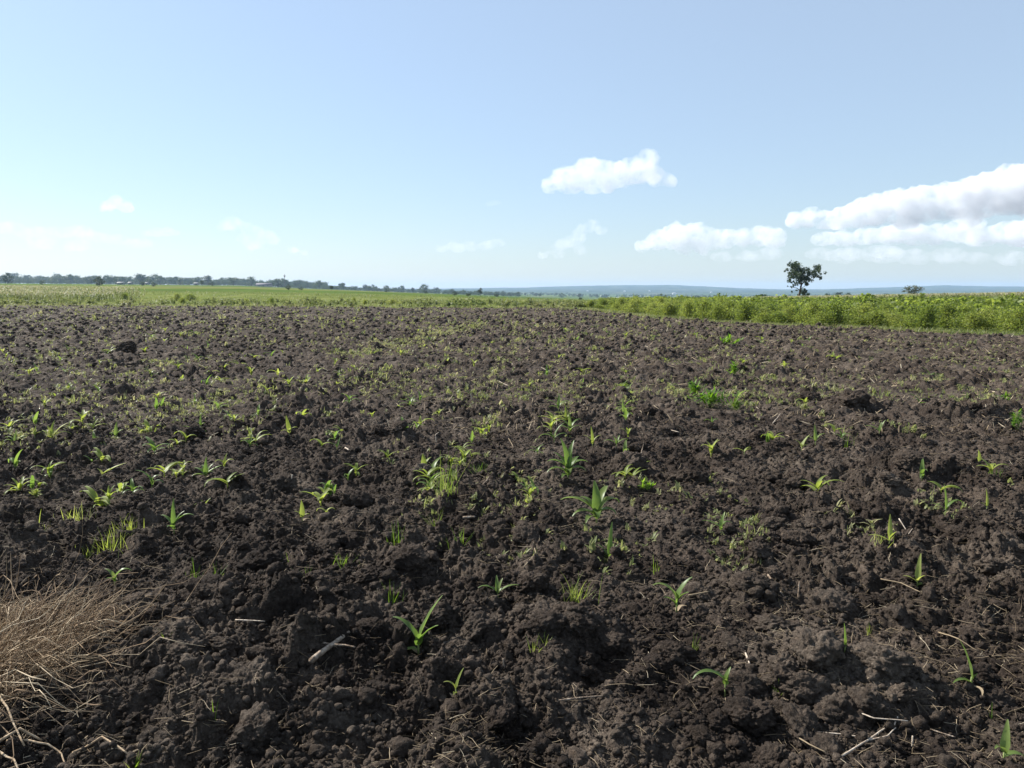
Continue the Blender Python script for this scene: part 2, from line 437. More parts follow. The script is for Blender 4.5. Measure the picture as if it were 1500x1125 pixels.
def terrain_material():
    m, nt = newmat('fields and meadows')
    geo = N(nt, 'ShaderNodeNewGeometry'); P = geo.outputs['Position']
    mp = N(nt, 'ShaderNodeMapping'); mp.inputs['Rotation'].default_value = (0, 0, .35); mp.inputs['Scale'].default_value = (.006, .0042, .006); L(nt, P, mp.inputs[0])
    vo = N(nt, 'ShaderNodeTexVoronoi'); vo.inputs['Scale'].default_value = 1; L(nt, mp.outputs[0], vo.inputs['Vector'])
    s = N(nt, 'ShaderNodeSeparateColor'); L(nt, vo.outputs['Color'], s.inputs[0])
    plots = ramp(nt, [(.0, (.085, .125, .03)), (.3, (.11, .15, .035)), (.5, (.15, .165, .055)), (.68, (.17, .15, .085)), (.8, (.075, .11, .03)), (1, (.12, .15, .05))], 'CONSTANT')
    L(nt, s.outputs[0], plots.inputs[0])
    n1 = N(nt, 'ShaderNodeTexNoise'); n1.inputs['Scale'].default_value = .35; n1.inputs['Detail'].default_value = 8; n1.inputs['Roughness'].default_value = .65; L(nt, P, n1.inputs['Vector'])
    near = ramp(nt, [(.35, (.09, .12, .034)), (.5, (.14, .165, .052)), (.65, (.2, .2, .09))]); L(nt, n1.outputs['Fac'], near.inputs[0])
    sx = N(nt, 'ShaderNodeSeparateXYZ'); L(nt, P, sx.inputs[0])
    mr = N(nt, 'ShaderNodeMapRange'); mr.inputs['From Min'].default_value = 110; mr.inputs['From Max'].default_value = 240; L(nt, sx.outputs['Y'], mr.inputs['Value'])
    mix = N(nt, 'ShaderNodeMix', data_type='RGBA'); L(nt, mr.outputs[0], mix.inputs[0]); L(nt, near.outputs[0], mix.inputs[6]); L(nt, plots.outputs[0], mix.inputs[7])
    var = N(nt, 'ShaderNodeMix', data_type='RGBA', blend_type='MULTIPLY'); var.inputs[0].default_value = 1
    n2 = N(nt, 'ShaderNodeTexNoise'); n2.inputs['Scale'].default_value = .05; n2.inputs['Detail'].default_value = 8; n2.inputs['Roughness'].default_value = .7; L(nt, P, n2.inputs['Vector'])
    r2 = ramp(nt, [(.3, (.6, .62, .6)), (.7, (1.25, 1.22, 1.15))]); L(nt, n2.outputs['Fac'], r2.inputs[0])
    L(nt, mix.outputs[2], var.inputs[6]); L(nt, r2.outputs[0], var.inputs[7])
    # wooded hills far away
    mr2 = N(nt, 'ShaderNodeMapRange'); mr2.inputs['From Min'].default_value = 2600; mr2.inputs['From Max'].default_value = 4200; L(nt, sx.outputs['Y'], mr2.inputs['Value'])
    n3 = N(nt, 'ShaderNodeTexNoise'); n3.inputs['Scale'].default_value = .006; n3.inputs['Detail'].default_value = 10; n3.inputs['Roughness'].default_value = .75; L(nt, P, n3.inputs['Vector'])
    r3 = ramp(nt, [(.4, (.02, .032, .016)), (.55, (.045, .06, .03)), (.64, (.14, .14, .08))]); L(nt, n3.outputs['Fac'], r3.inputs[0])
    mx3 = N(nt, 'ShaderNodeMix', data_type='RGBA'); L(nt, mr2.outputs[0], mx3.inputs[0]); L(nt, var.outputs[2], mx3.inputs[6]); L(nt, r3.outputs[0], mx3.inputs[7])
    pb = N(nt, 'ShaderNodeBsdfPrincipled'); pb.inputs['Roughness'].default_value = 1; pb.inputs['Specular IOR Level'].default_value = 0
    L(nt, mx3.outputs[2], pb.inputs['Base Color'])
    out = N(nt, 'ShaderNodeOutputMaterial'); L(nt, pb.outputs[0], out.inputs[0])
    return m

def terrain():
    az = np.concatenate([np.linspace(-R_(58), R_(58), 520), np.linspace(R_(60), R_(300), 90)])
    rs = np.concatenate([[.01], np.geomspace(3, 7600, 350)])
    Rr, A = np.meshgrid(rs, az, indexing='ij')
    x = Rr * np.sin(A); y = Rr * np.cos(A)
    z = tz(x, y)
    ins = inside_field(x, y)
    z = z - .45 * np.clip((ins + .2) / 1.2, 0, 1) * (np.hypot(x, y) < 130)
    # the hill country is uneven
    far = np.clip((Rr - 2500) / 2500, 0, 1)
    z = z + far * (5 * fbm(x / 330, y / 330, 81, 3))
    nr, na = x.shape
    I = np.arange(nr * na).reshape(nr, na)
    J = np.roll(I, -1, 1)
    q = np.stack([I[:-1], J[:-1], J[1:], I[1:]], -1).reshape(-1, 4)
    mb = MB(); mb.add(np.stack([x, y, z], -1), q[:, ::-1])
    o = mb.build('ground', terrain_material())
    tag(o, 'green plain with farm plots running out to low wooded hills', 'ground', kind='structure')
terrain()
# ------------------------------------------------------------------ leaves, seedlings
def blade(base, az, Ln, W, el0, droop, seg=8, fold=.22, curl=0., r=random):
    """one arching strap leaf, V-shaped across, three points wide"""
    V, Q = [], []
    p = np.array(base, float); el = el0; a = az
    for i in range(seg + 1):
        t = i / seg
        d = np.array([math.cos(el) * math.sin(a), math.cos(el) * math.cos(a), math.sin(el)])
        side = np.array([math.cos(a), -math.sin(a), 0.])
        up = np.cross(side, d)
        w = W * .5 * (min(1, (t + .12) / .34) ** .7) * max(0.03, (1 - t)) ** .62 * 1.05
        wv = 1 + .18 * math.sin(t * 17 + az * 3)
        V += [p - side * w + up * w * fold * 2 * wv, p, p + side * w + up * w * fold * 2 * (2 - wv)]
        p = p + d * Ln / seg
        el -= droop * (.35 + 1.3 * t) / seg
        a += curl / seg
    for i in range(seg):
        b = i * 3
        Q += [(b, b + 1, b + 4, b + 3), (b + 1, b + 2, b + 5, b + 4)]
    return np.array(V), np.array(Q)

# up-facing young maize: fresh green, lighter where the sun comes through
M_MAIZE = leaf_mat('maize leaf', [(0, (.085, .145, .032)), (.5, (.125, .19, .045)), (1, (.2, .25, .07))], trans=.5, rough=.42, spec=.4)
M_MAIZE_Y = leaf_mat('pale maize leaf', [(0, (.15, .20, .04)), (.6, (.23, .27, .065)), (1, (.34, .35, .12))], trans=.5, rough=.5, spec=.3)
M_STEM = plain_mat('maize stem', [(.3, (.16, .22, .06)), (.7, (.25, .28, .11))], 30, .6, .3)
M_GRASS = leaf_mat('weed grass', [(0, (.06, .12, .018)), (.6, (.12, .18, .03)), (1, (.24, .25, .08))], trans=.5)
M_WEED = leaf_mat('seedling weeds', [(0, (.10, .13, .04)), (.4, (.18, .20, .075)), (.75, (.27, .26, .13)), (1, (.40, .36, .22))], trans=.45, objvar=False, noise=.5)
M_STRAW = plain_mat('straw', [(0, (.10, .07, .042)), (.5, (.22, .165, .10)), (.9, (.38, .30, .20)), (1, (.55, .47, .34))], island=True, rough=.7, spec=.2)
M_HAY = plain_mat('dry weed stalks', [(0, (.11, .07, .042)), (.45, (.24, .165, .10)), (.8, (.38, .285, .18)), (1, (.56, .46, .32))], island=True, rough=.75, spec=.15)
M_STICK = plain_mat('weathered stick', [(.3, (.09, .065, .045)), (.5, (.22, .165, .12)), (.7, (.40, .33, .26))], 40, .85, .1, bump=.9, bscale=120)
M_PALESTICK = plain_mat('bleached stick', [(.3, (.32, .25, .19)), (.55, (.5, .42, .33)), (.75, (.62, .54, .45))], 30, .8, .15, bump=.4, bscale=90)
M_ROOT = plain_mat('dry root', [(.3, (.24, .16, .095)), (.5, (.38, .28, .18)), (.7, (.5, .4, .28))], 22, .85, .1, bump=.6, bscale=70)

def seedling(x, y, leaves, stem=.05, mat=None, label='', group=None, lean=0., parts=True, z=None, rootscale=1., cat='seedling', name='maize_seedling'):
    """leaves: (azimuth deg: 0 away, 90 right, 180 to the viewer, 270 left; length m; width m; start elevation deg; droop deg; height on stem 0..1)"""
    mat = mat or M_MAIZE
    z = zf1(x, y) if z is None else z
    root = empty(name, (x, y, z - .006), 0)
    tag(root, label, cat, group)
    top = np.array([lean * stem, 0, stem])
    v, q, t = tube([(0, 0, -.015), (lean * stem * .4, 0, stem * .5), top], [.0045 * rootscale, .004 * rootscale, .0028 * rootscale], 6)
    mb = MB(); mb.add(v, q, t); child(mb.build('stem', M_STEM), root)
    allb = MB()
    for (a, Ln, W, e, dr, hs) in leaves:
        v, q = blade(top * hs, R_(a), Ln, W, R_(e), R_(dr), 9, .2, random.uniform(-.35, .35))
        b = MB() if parts else allb
        b.add(v, q)
        if parts: child(b.build('leaf', mat), root)
    if parts and random.random() < .55:           # a withered first leaf at the foot
        v, q = blade(top * .15, random.uniform(0, 6.28), leaves[0][1] * .55, leaves[0][2] * .6, R_(20), R_(60), 6, .1, 1.2)
        b = MB(); b.add(v, q); child(b.build('leaf', M_STRAW), root)['label'] = 'withered straw coloured leaf'
    if not parts: child(allb.build('leaf', mat), root)
    return root

def S(px, py, hpx, leaves, label, mat=None, stem=.3, group=None, **kw):
    """seedling at photo pixel: leaf lengths given as share of the seen height"""
    x, y = ground(px, py, .0)
    for _ in range(3): x, y = ground(px, py, zf1(x, y))
    H = hpx / FPX * axis_depth(x, y, 0)
    lv = [(a, l * H, w * H * 1.5, e, d * 1.5 + 8, hs) for a, l, w, e, d, hs in leaves]
    return seedling(x, y, lv, H * stem, mat, label, group, rootscale=max(.8, H / .2), **kw)

# --- the seedlings one can tell apart, nearest first
S(1470, 1116, 62, [(40, .75, .16, 75, 20, .9), (250, .5, .14, 60, 60, .8), (100, .55, .15, 30, 70, .6)], 'broad leaved maize seedling at the lower right corner, one leaf yellowed', stem=.35)
S(1422, 1008, 66, [(285, .95, .13, 78, 12, .9), (265, .5, .10, 25, 40, .5), (90, .2, .06, 60, 20, .7)], 'maize seedling with a single tall slanting blade beside a dark clod', stem=.25)
S(1062, 1020, 46, [(272, 1.25, .20, 42, 75, .95), (60, .5, .14, 75, 30, .9), (100, .35, .16, 80, 10, .8), (200, .4, .15, 70, 30, .7)], 'stubby maize seedling with one long leaf stretched flat to one side', stem=.6)
S(613, 964, 78, [(75, .98, .13, 68, 10, .9), (283, .72, .12, 62, 55, .9), (110, .62, .13, 60, 25, .7), (250, .35, .1, 30, 60, .3), (160, .45, .12, 65, 20, .6)], 'maize seedling with a long blade reaching up, right of the thick bare stick', stem=.32)
S(668, 1022, 44, [(60, .75, .12, 75, 15, .9), (280, .55, .1, 65, 70, .9), (200, .3, .1, 45, 60, .6)], 'thin yellowish maize seedling alone on bare soil in front of the clods', mat=M_MAIZE_Y, stem=.4)
S(991, 897, 56, [(280, .85, .17, 66, 70, .9), (75, .75, .17, 70, 28, .9), (120, .5, .16, 66, 30, .7), (255, .5, .13, 58, 40, .5)], 'sturdy maize seedling with two curved leaves beside a pale straw', stem=.4)
S(729, 870, 33, [(275, 1.0, .17, 46, 60, .9), (85, 1.05, .17, 38, 40, .9), (350, .85, .16, 62, 25, .9), (40, .7, .15, 70, 20, .9), (250, .6, .14, 25, 50, .4)], 'low maize seedling spread like a star at the edge of a clod', stem=.25)
S(1237, 962, 34, [(350, 1.0, .10, 86, 5, .9), (290, .6, .08, 50, 70, .7), (190, .5, .1, 80, 10, .7)], 'slim upright maize seedling in the shade of a long mound', stem=.4)
S(168, 852, 36, [(75, .9, .2, 70, 95, .9), (285, .7, .16, 70, 60, .9), (200, .5, .15, 60, 50, .7)], 'maize seedling with a drooping grey green leaf behind the dry stalk heap', stem=.35)
S(1302, 812, 36, [(10, .95, .15, 82, 5, .9), (280, .9, .13, 30, 30, .5), (130, .5, .18, 70, 20, .6)], 'maize seedling with one upright and one flat leaf near the white forked twig', stem=.35, mat=M_MAIZE_Y)
S(1345, 838, 42, [(30, .95, .15, 70, 8, .9), (90, .6, .12, 20, 30, .3), (280, .55, .12, 45, 40, .6), (160, .4, .12, 60, 20, .8)], 'yellow green maize seedling with a slanting spike leaf on the right', stem=.3, mat=M_MAIZE_Y)
S(1056, 780, 30, [(275, 1.0, .15, 35, 30, .9), (40, .8, .16, 76, 20, .9), (90, .7, .18, 65, 90, .9), (200, .5, .14, 50, 30, .6)], 'maize seedling with a wide curled leaf, right of the biggest seedling', stem=.4)
S(893, 815, 50, [(20, 1.0, .12, 82, 6, .9), (275, .75, .09, 48, 50, .3), (80, .5, .08, 60, 30, .3), (300, .6, .08, 60, 40, .3), (50, .55, .07, 66, 30, .3), (250, .5, .08, 40, 40, .3), (110, .5, .08, 58, 40, .3), (180, .4, .08, 60, 40, .3)], 'grassy maize clump with one tall upright blade', stem=.15)
S(255, 782, 44, [(340, .9, .12, 80, 25, .9), (80, .85, .13, 55, 60, .9), (285, .7, .13, 60, 55, .7), (60, .6, .12, 68, 30, .8), (180, .6, .12, 45, 40, .5)], 'maize seedling with three fountain leaves, left of the shaded clod', stem=.35)
S(443, 764, 27, [(350, .9, .22, 80, 15, .9), (280, .6, .14, 60, 50, .8), (90, .5, .12, 50, 60, .8)], 'short bright maize seedling with one broad backlit blade', stem=.3, mat=M_MAIZE_Y)
S(478, 757, 18, [(280, 1.1, .18, 50, 100, .9), (80, 1.0, .2, 60, 110, .9), (150, .5, .16, 60, 60, .8)], 'small arching maize seedling between two dark clods', stem=.5, mat=M_MAIZE_Y)
S(150, 700, 24, [(75, 1.5, .2, 30, 10, .9), (285, .5, .14, 60, 30, .9), (60, .7, .12, 50, 30, .7)], 'maize seedling lying over with one yellow leaf far out to the side', stem=.3, mat=M_MAIZE_Y)
S(302, 700, 26, [(350, 1.0, .2, 84, 10, .9), (285, .95, .2, 40, 40, .9), (75, 1.0, .2, 40, 20, .9), (250, .8, .18, 30, 50, .5), (40, .8, .18, 65, 30, .8), (110, .7, .16, 50, 50, .6), (310, .8, .18, 62, 40, .7)], 'dense tuft of maize leaves, largest on the left half of the field', stem=.2)
S(329, 689, 22, [(280, .9, .18, 70, 100, .9), (80, .9, .2, 72, 90, .9), (20, .9, .18, 80, 20, .9)], 'maize seedling with hooked yellow leaves right behind the dense tuft', stem=.4, mat=M_MAIZE_Y)
S(268, 700, 14, [(280, .9, .16, 40, 40, .9), (80, .9, .16, 50, 40, .9), (10, .8, .16, 70, 20, .9)], 'tiny maize seedling just left of the dense tuft', stem=.3, mat=M_MAIZE_Y)
S(424, 646, 26, [(320, .95, .2, 66, 5, .9), (80, .6, .14, 55, 60, .8), (280, .55, .12, 40, 60, .6), (150, .4, .16, 60, 20, .6)], 'maize seedling with one slanting yellow green sword leaf', stem=.3, mat=M_MAIZE_Y)
S(494, 660, 17, [(40, 1.0, .2, 72, 10, .9), (280, .6, .16, 60, 40, .9), (100, .5, .15, 40, 40, .6)], 'little maize seedling near a white chip of stalk', stem=.3)
S(366, 652, 17, [(285, 1.1, .2, 38, 60, .9), (80, 1.0, .22, 50, 50, .9), (20, .9, .2, 70, 20, .9), (300, .7, .2, 60, 30, .8), (110, 1.0, .15, 30, 70, .6)], 'silvery maize seedling with spreading leaves on a clod rim', stem=.3)
S(621, 693, 28, [(350, .8, .26, 84, 30, .9), (60, .75, .22, 70, 40, .9), (280, .7, .14, 35, 40, .4), (250, .6, .14, 25, 30, .3), (110, .5, .14, 60, 40, .7)], 'pale shining maize seedling with a broad folded tip', stem=.35, mat=M_MAIZE_Y)
S(832, 706, 52, [(330, .95, .16, 78, 20, .9), (285, .7, .17, 52, 60, .9), (20, .9, .16, 76, 22, .9), (80, .7, .17, 58, 70, .8), (110, .6, .18, 45, 80, .7), (260, .7, .17, 40, 70, .6), (180, .55, .18, 50, 70, .6), (310, .75, .15, 66, 40, .7), (50, .7, .16, 64, 50, .6), (200, .5, .17, 30, 50, .4)], 'second biggest maize clump, upright leaves behind the biggest seedling', stem=.3)
S(874, 766, 58, [(280, 1.05, .19, 46, 55, .9), (355, .85, .2, 78, 25, .9), (40, .95, .2, 70, 60, .9), (75, .85, .22, 62, 95, .9), (255, .75, .19, 40, 70, .6), (185, .55, .2, 48, 80, .7), (100, .6, .2, 50, 90, .7), (320, .7, .17, 62, 50, .7), (220, .7, .17, 35, 60, .4)], 'biggest maize seedling with broad arching blue green leaves', stem=.3)
S(835, 634, 30, [(300, .9, .14, 62, 60, .9), (60, .9, .14, 62, 60, .9), (350, .9, .14, 80, 20, .9), (90, .7, .14, 50, 70, .7), (270, .7, .14, 50, 70, .7), (180, .5, .14, 50, 50, .6)], 'nearest maize seedling of the close row of three', stem=.35)
S(829, 618, 26, [(290, .9, .14, 62, 70, .9), (70, .8, .14, 62, 60, .9), (0, .9, .14, 80, 20, .9), (110, .6, .14, 50, 70, .7), (250, .7, .14, 50, 70, .7)], 'middle maize seedling of the close row of three', stem=.35, mat=M_MAIZE_Y)
S(818, 602, 24, [(290, .9, .14, 60, 70, .9), (70, .9, .14, 55, 60, .9), (10, .9, .14, 80, 20, .9), (250, .7, .12, 40, 60, .7)], 'farthest maize seedling of the close row of three', stem=.35)
S(868, 656, 26, [(340, .95, .14, 80, 15, .9), (285, .7, .12, 55, 40, .9), (70, .7, .12, 60, 40, .8), (200, .5, .12, 50, 40, .6)], 'yellow green maize seedling left of the low spreading one', stem=.3, mat=M_MAIZE_Y)
S(903, 658, 18, [(280, 1.2, .18, 40, 60, .9), (75, 1.2, .18, 40, 50, .9), (320, .8, .16, 70, 20, .9), (40, .9, .18, 66, 30, .9)], 'low spreading maize seedling just behind the big dark clod', stem=.3)
S(913, 608, 24, [(350, .9, .14, 80, 15, .9), (290, .7, .13, 50, 70, .8), (70, .6, .13, 60, 60, .8)], 'slender maize seedling on the slope between mound and clod', stem=.4)
S(1043, 626, 14, [(280, 1, .2, 50, 80, .9), (80, .9, .18, 60, 80, .9), (0, .7, .18, 80, 20, .9)], 'small bowed maize seedling on the dark mound below the bright weeds', stem=.5)
S(1090, 672, 16, [(285, 1.2, .18, 35, 50, .9), (70, .9, .18, 60, 70, .9), (100, .7, .16, 50, 50, .9)], 'yellow maize seedling on the slope right of the dark clod', stem=.4, mat=M_MAIZE_Y)
S(1288, 636, 20, [(75, .95, .2, 68, 15, .9), (285, 1.1, .18, 40, 40, .9), (40, .7, .17, 74, 10, .9)], 'maize seedling with leaves in a V on the right side', stem=.3)
S(1174, 662, 22, [(70, 1.0, .22, 62, 10, .9), (300, .7, .16, 60, 30, .9), (110, .5, .16, 50, 30, .7)], 'yellow green maize seedling leaning over, left of its pale twin', stem=.3, mat=M_MAIZE_Y)
S(1194, 656, 26, [(0, .95, .16, 80, 20, .9), (80, .8, .14, 60, 60, .9), (285, .6, .13, 50, 50, .8)], 'pale upright maize seedling, right of its leaning twin', stem=.35)
S(1385, 756, 36, [(350, 1.0, .1, 84, 5, .9), (80, 1.1, .12, 55, 110, .9), (60, .7, .1, 62, 60, .7), (285, .7, .09, 50, 50, .6)], 'wiry maize seedling with a leaf bowed in an arc', stem=.3)
S(1445, 752, 26, [(10, 1.0, .12, 84, 12, .9), (290, .4, .1, 60, 50, .7)], 'lone thin upright maize blade on the right', stem=.35, mat=M_MAIZE_Y)
S(1434, 678, 16, [(0, 1.0, .3, 84, 5, .9), (80, .4, .12, 60, 50, .7)], 'short square tipped maize shoot on the right', stem=.35, mat=M_MAIZE_Y)
S(1376, 716, 16, [(285, 1.3, .2, 40, 20, .9), (80, 1.0, .15, 30, 20, .9), (60, .5, .15, 70, 20, .9)], 'withered cream coloured maize seedling with flat leaves', stem=.3, mat=M_STRAW)
S(76, 648, 28, [(350, .95, .15, 76, 15, .9), (50, 1.1, .16, 55, 25, .9), (285, .9, .15, 45, 40, .9), (75, 1.1, .14, 40, 60, .9), (310, .8, .15, 66, 20, .8), (180, .5, .15, 50, 40, .6)], 'bushy maize seedling, biggest at the left edge', stem=.25, mat=M_MAIZE_Y)
S(22, 650, 20, [(290, 1.0, .15, 45, 60, .9), (70, 1.1, .15, 45, 60, .9), (0, .9, .15, 75, 15, .9), (250, .8, .15, 40, 60, .7)], 'drooping maize seedling, first from the left edge', stem=.3)
S(52, 650, 14, [(0, 1.0, .17, 76, 15, .9), (80, .8, .15, 45, 50, .9), (290, .6, .14, 50, 50, .9)], 'tiny maize seedling just left of the bushy one', stem=.3, mat=M_MAIZE_Y)
S(137, 636, 16, [(285, 1.2, .18, 35, 50, .9), (75, 1.3, .18, 30, 40, .9), (20, 1, .18, 60, 20, .9), (310, 1.0, .18, 40, 60, .9)], 'low sprawling maize seedling beside the bushy one', stem=.3, mat=M_MAIZE_Y)
S(170, 642, 24, [(350, .9, .18, 78, 20, .9), (70, .6, .16, 60, 40, .9), (280, .5, .15, 50, 60, .8)], 'upright maize seedling right of the sprawling one', stem=.3)
S(228, 640, 14, [(0, 1.0, .24, 78, 15, .9), (80, .7, .2, 55, 50, .9), (290, .7, .2, 50, 50, .9)], 'single short leaf maize seedling by a small dark clod', stem=.3, mat=M_MAIZE_Y)
S(294, 626, 18, [(0, 1.0, .16, 82, 5, .9), (290, .6, .13, 60, 60, .8), (80, .5, .13, 60, 60, .8)], 'maize seedling like a little T in front of a dark pit', stem=.4)

# broad leaved weeds
def weed_clump(px, py, hpx, wpx, n, label, mat, lw=.3, name='weed_clump', leafpx=9):
    x, y = ground(px, py)
    for _ in range(3): x, y = ground(px, py, zf1(x, y))
    k = axis_depth(x, y, 0) / FPX
    root = empty(name, (x, y, zf1(x, y) - .01)); tag(root, label, 'weed')
    st, fo = MB(), MB()
    for i in range(n):
        a = random.uniform(0, 6.283); rr = abs(random.gauss(0, .33))
        tip = np.array([math.cos(a) * rr * wpx * k, math.sin(a) * rr * wpx * k * .8, hpx * k * random.uniform(.45, 1.0) * (1 - .45 * rr)])
        base = np.array([tip[0] * .25, tip[1] * .25, -.01])
        v, q, t = tube([base, (base + tip) * .5 + np.array([0, 0, .01]), tip], [.0022, .0018, .001], 4); st.add(v, q, t)
        for j in range(5):
            s = .45 + .14 * j; p = base + (tip - base) * s
            v, q = blade(p, random.uniform(0, 6.283), leafpx * k * random.uniform(.7, 1.3), leafpx * k * lw * random.uniform(.8, 1.3), R_(random.uniform(0, 65)), R_(random.uniform(10, 70)), 4, .12)
            fo.add(v, q)
    child(st.build('stem', M_STEM), root); child(fo.build('foliage', mat), root)
    return root
M_WEEDLEAF = leaf_mat('bright weed leaf', [(0, (.08, .17, .02)), (.6, (.13, .23, .03)), (1, (.2, .3, .05))], trans=.5)
weed_clump(1040, 597, 28, 52, 46, 'bright green leafy weed clump on top of a dark mound', M_WEEDLEAF)
weed_clump(1016, 578, 20, 26, 18, 'smaller weed clump behind the bright green leafy one', M_WEEDLEAF)
weed_clump(1078, 602, 16, 30, 18, 'grey green weed clump right of the bright leafy one', M_GRASS)
weed_clump(1490, 634, 26, 22, 16, 'yellow green weed clump at the right edge', M_WEEDLEAF)
weed_clump(1472, 594, 22, 18, 14, 'small bright weed clump in front of the dark mound at right', M_WEEDLEAF)
weed_clump(944, 722, 12, 20, 9, 'tiny rosette weed right of the biggest seedling', M_WEEDLEAF)
weed_clump(1396, 852, 14, 22, 12, 'little yellow rosette weed on the right, beyond the dry twigs', M_MAIZE_Y)
weed_clump(1075, 556, 20, 16, 14, 'upright yellow green weed clump far right of the mounds', M_WEEDLEAF)
weed_clump(52, 728, 16, 20, 10, 'pale yellow weed rosette on the left', M_MAIZE_Y)
weed_clump(912, 574, 26, 22, 16, 'feathery weed clump beyond the dark mound', M_GRASS)
weed_clump(1066, 505, 14, 26, 12, 'low bright weed clump far out in the field', M_WEEDLEAF)

# grass tufts
def grass_blades(mb, x0, y0, z0, n, spread, h, w, lean=.5, r=random):
    for i in range(n):
        a = r.uniform(0, 6.283); d = abs(r.gauss(0, .5)) * spread
        v, q = blade((x0 + math.cos(a) * d, y0 + math.sin(a) * d, z0 - .008), r.uniform(0, 6.283), h * r.uniform(.5, 1.15), w * r.uniform(.7, 1.3), R_(r.uniform(45, 88)), R_(r.uniform(0, 70)) * lean, 4, .1)
        mb.add(v, q)

def tuft(px, py, hpx, wpx, n, label, mat=None, wid=.0045):
    x, y = ground(px, py)
    for _ in range(3): x, y = ground(px, py, zf1(x, y))
    k = axis_depth(x, y, 0) / FPX
    mb = MB(); grass_blades(mb, 0, 0, 0, n, wpx * k * .5, hpx * k, wid)
    o = mb.build('grass_tuft', mat or M_GRASS); o.location = (x, y, zf1(x, y))
    return tag(o, label, 'grass tuft')

for a in [(583, 792, 40, 40, 22, 'bright grass tuft standing behind a rounded clod'), (640, 782, 34, 30, 16, 'grass tuft between the rounded clod and the short stick'),
          (672, 815, 34, 34, 20, 'grass tuft in front of the short thick stick'), (500, 826, 26, 44, 14, 'thin grass tuft beside a hollow, drooping blades'),
          (576, 884, 34, 24, 14, 'small grass tuft behind the maize seedling near the thick stick'), (840, 882, 44, 60, 34, 'yellowish grass patch left of the sturdy seedling', M_MAIZE_Y),
          (286, 856, 38, 26, 12, 'sparse grass tuft on the left near a shaded clod'), (318, 852, 30, 18, 9, 'smaller sparse grass tuft beside a dry sprig'),
          (398, 822, 14, 56, 26, 'low grass mat over the dark overhang'), (165, 806, 36, 70, 40, 'pale grass patch behind the dry stalk heap', M_MAIZE_Y),
          (785, 952, 24, 40, 18, 'low yellowish grass tuft on bare soil in front of the pit', M_MAIZE_Y), (652, 735, 66, 44, 26, 'tall loose grass tuft left of the short stick'),
          (700, 690, 18, 60, 30, 'low matted grass on the chaff strip'), (1290, 805, 16, 50, 24, 'flat yellowed grass around the upright maize leaf', M_MAIZE_Y),
          (1016, 955, 34, 10, 7, 'thin grass sprig behind the flat leaved seedling'), (1140, 1010, 34, 12, 8, 'thin grass sprig right of the flat leaved seedling'),
          (1460, 690, 12, 50, 30, 'low grass mat on the right'), (1240, 660, 26, 22, 14, 'greyish grass tuft by the pale twin seedlings'),
          (1300, 578, 16, 34, 22, 'spreading grass tuft far right on flat soil'), (195, 1118, 30, 14, 8, 'grass shoot at the bottom beside the dry root', M_GRASS, .008),
          (316, 1055, 34, 8, 3, 'single grass shoot in the left foreground'), (243, 962, 22, 6, 3, 'tiny grass shoot right of the dry stalk heap'),
          (1440, 1000, 30, 6, 2, 'thin grass blade right of the slanting maize blade'), (1452, 1058, 28, 6, 2, 'dark grass blade in front of the right clod'),
          (450, 855, 40, 14, 8, 'wispy grass tuft left of the pit'), (960, 842, 30, 16, 8, 'faint grass tuft between grassy clump and sturdy seedling'),
          (1275, 915, 24, 10, 6, 'tiny grass tuft on the pale chaff'), (490, 520, 12, 30, 22, 'short grass tuft far left of the grassy streak'),
          (110, 762, 26, 60, 44, 'dry looking grass tuft at the left', M_MAIZE_Y), (190, 778, 24, 60, 40, 'pale green grass patch on the left, beside the fountain leaved seedling', M_MAIZE_Y), (60, 782, 24, 60, 36, 'pale green grass patch at the left above the dry stalk heap', M_MAIZE_Y), (130, 812, 22, 60, 34, 'thin pale grass right over the dry stalk heap', M_MAIZE_Y), (1350, 585, 14, 40, 20, 'pale grass mat far right', M_MAIZE_Y)]:
    tuft(*a)

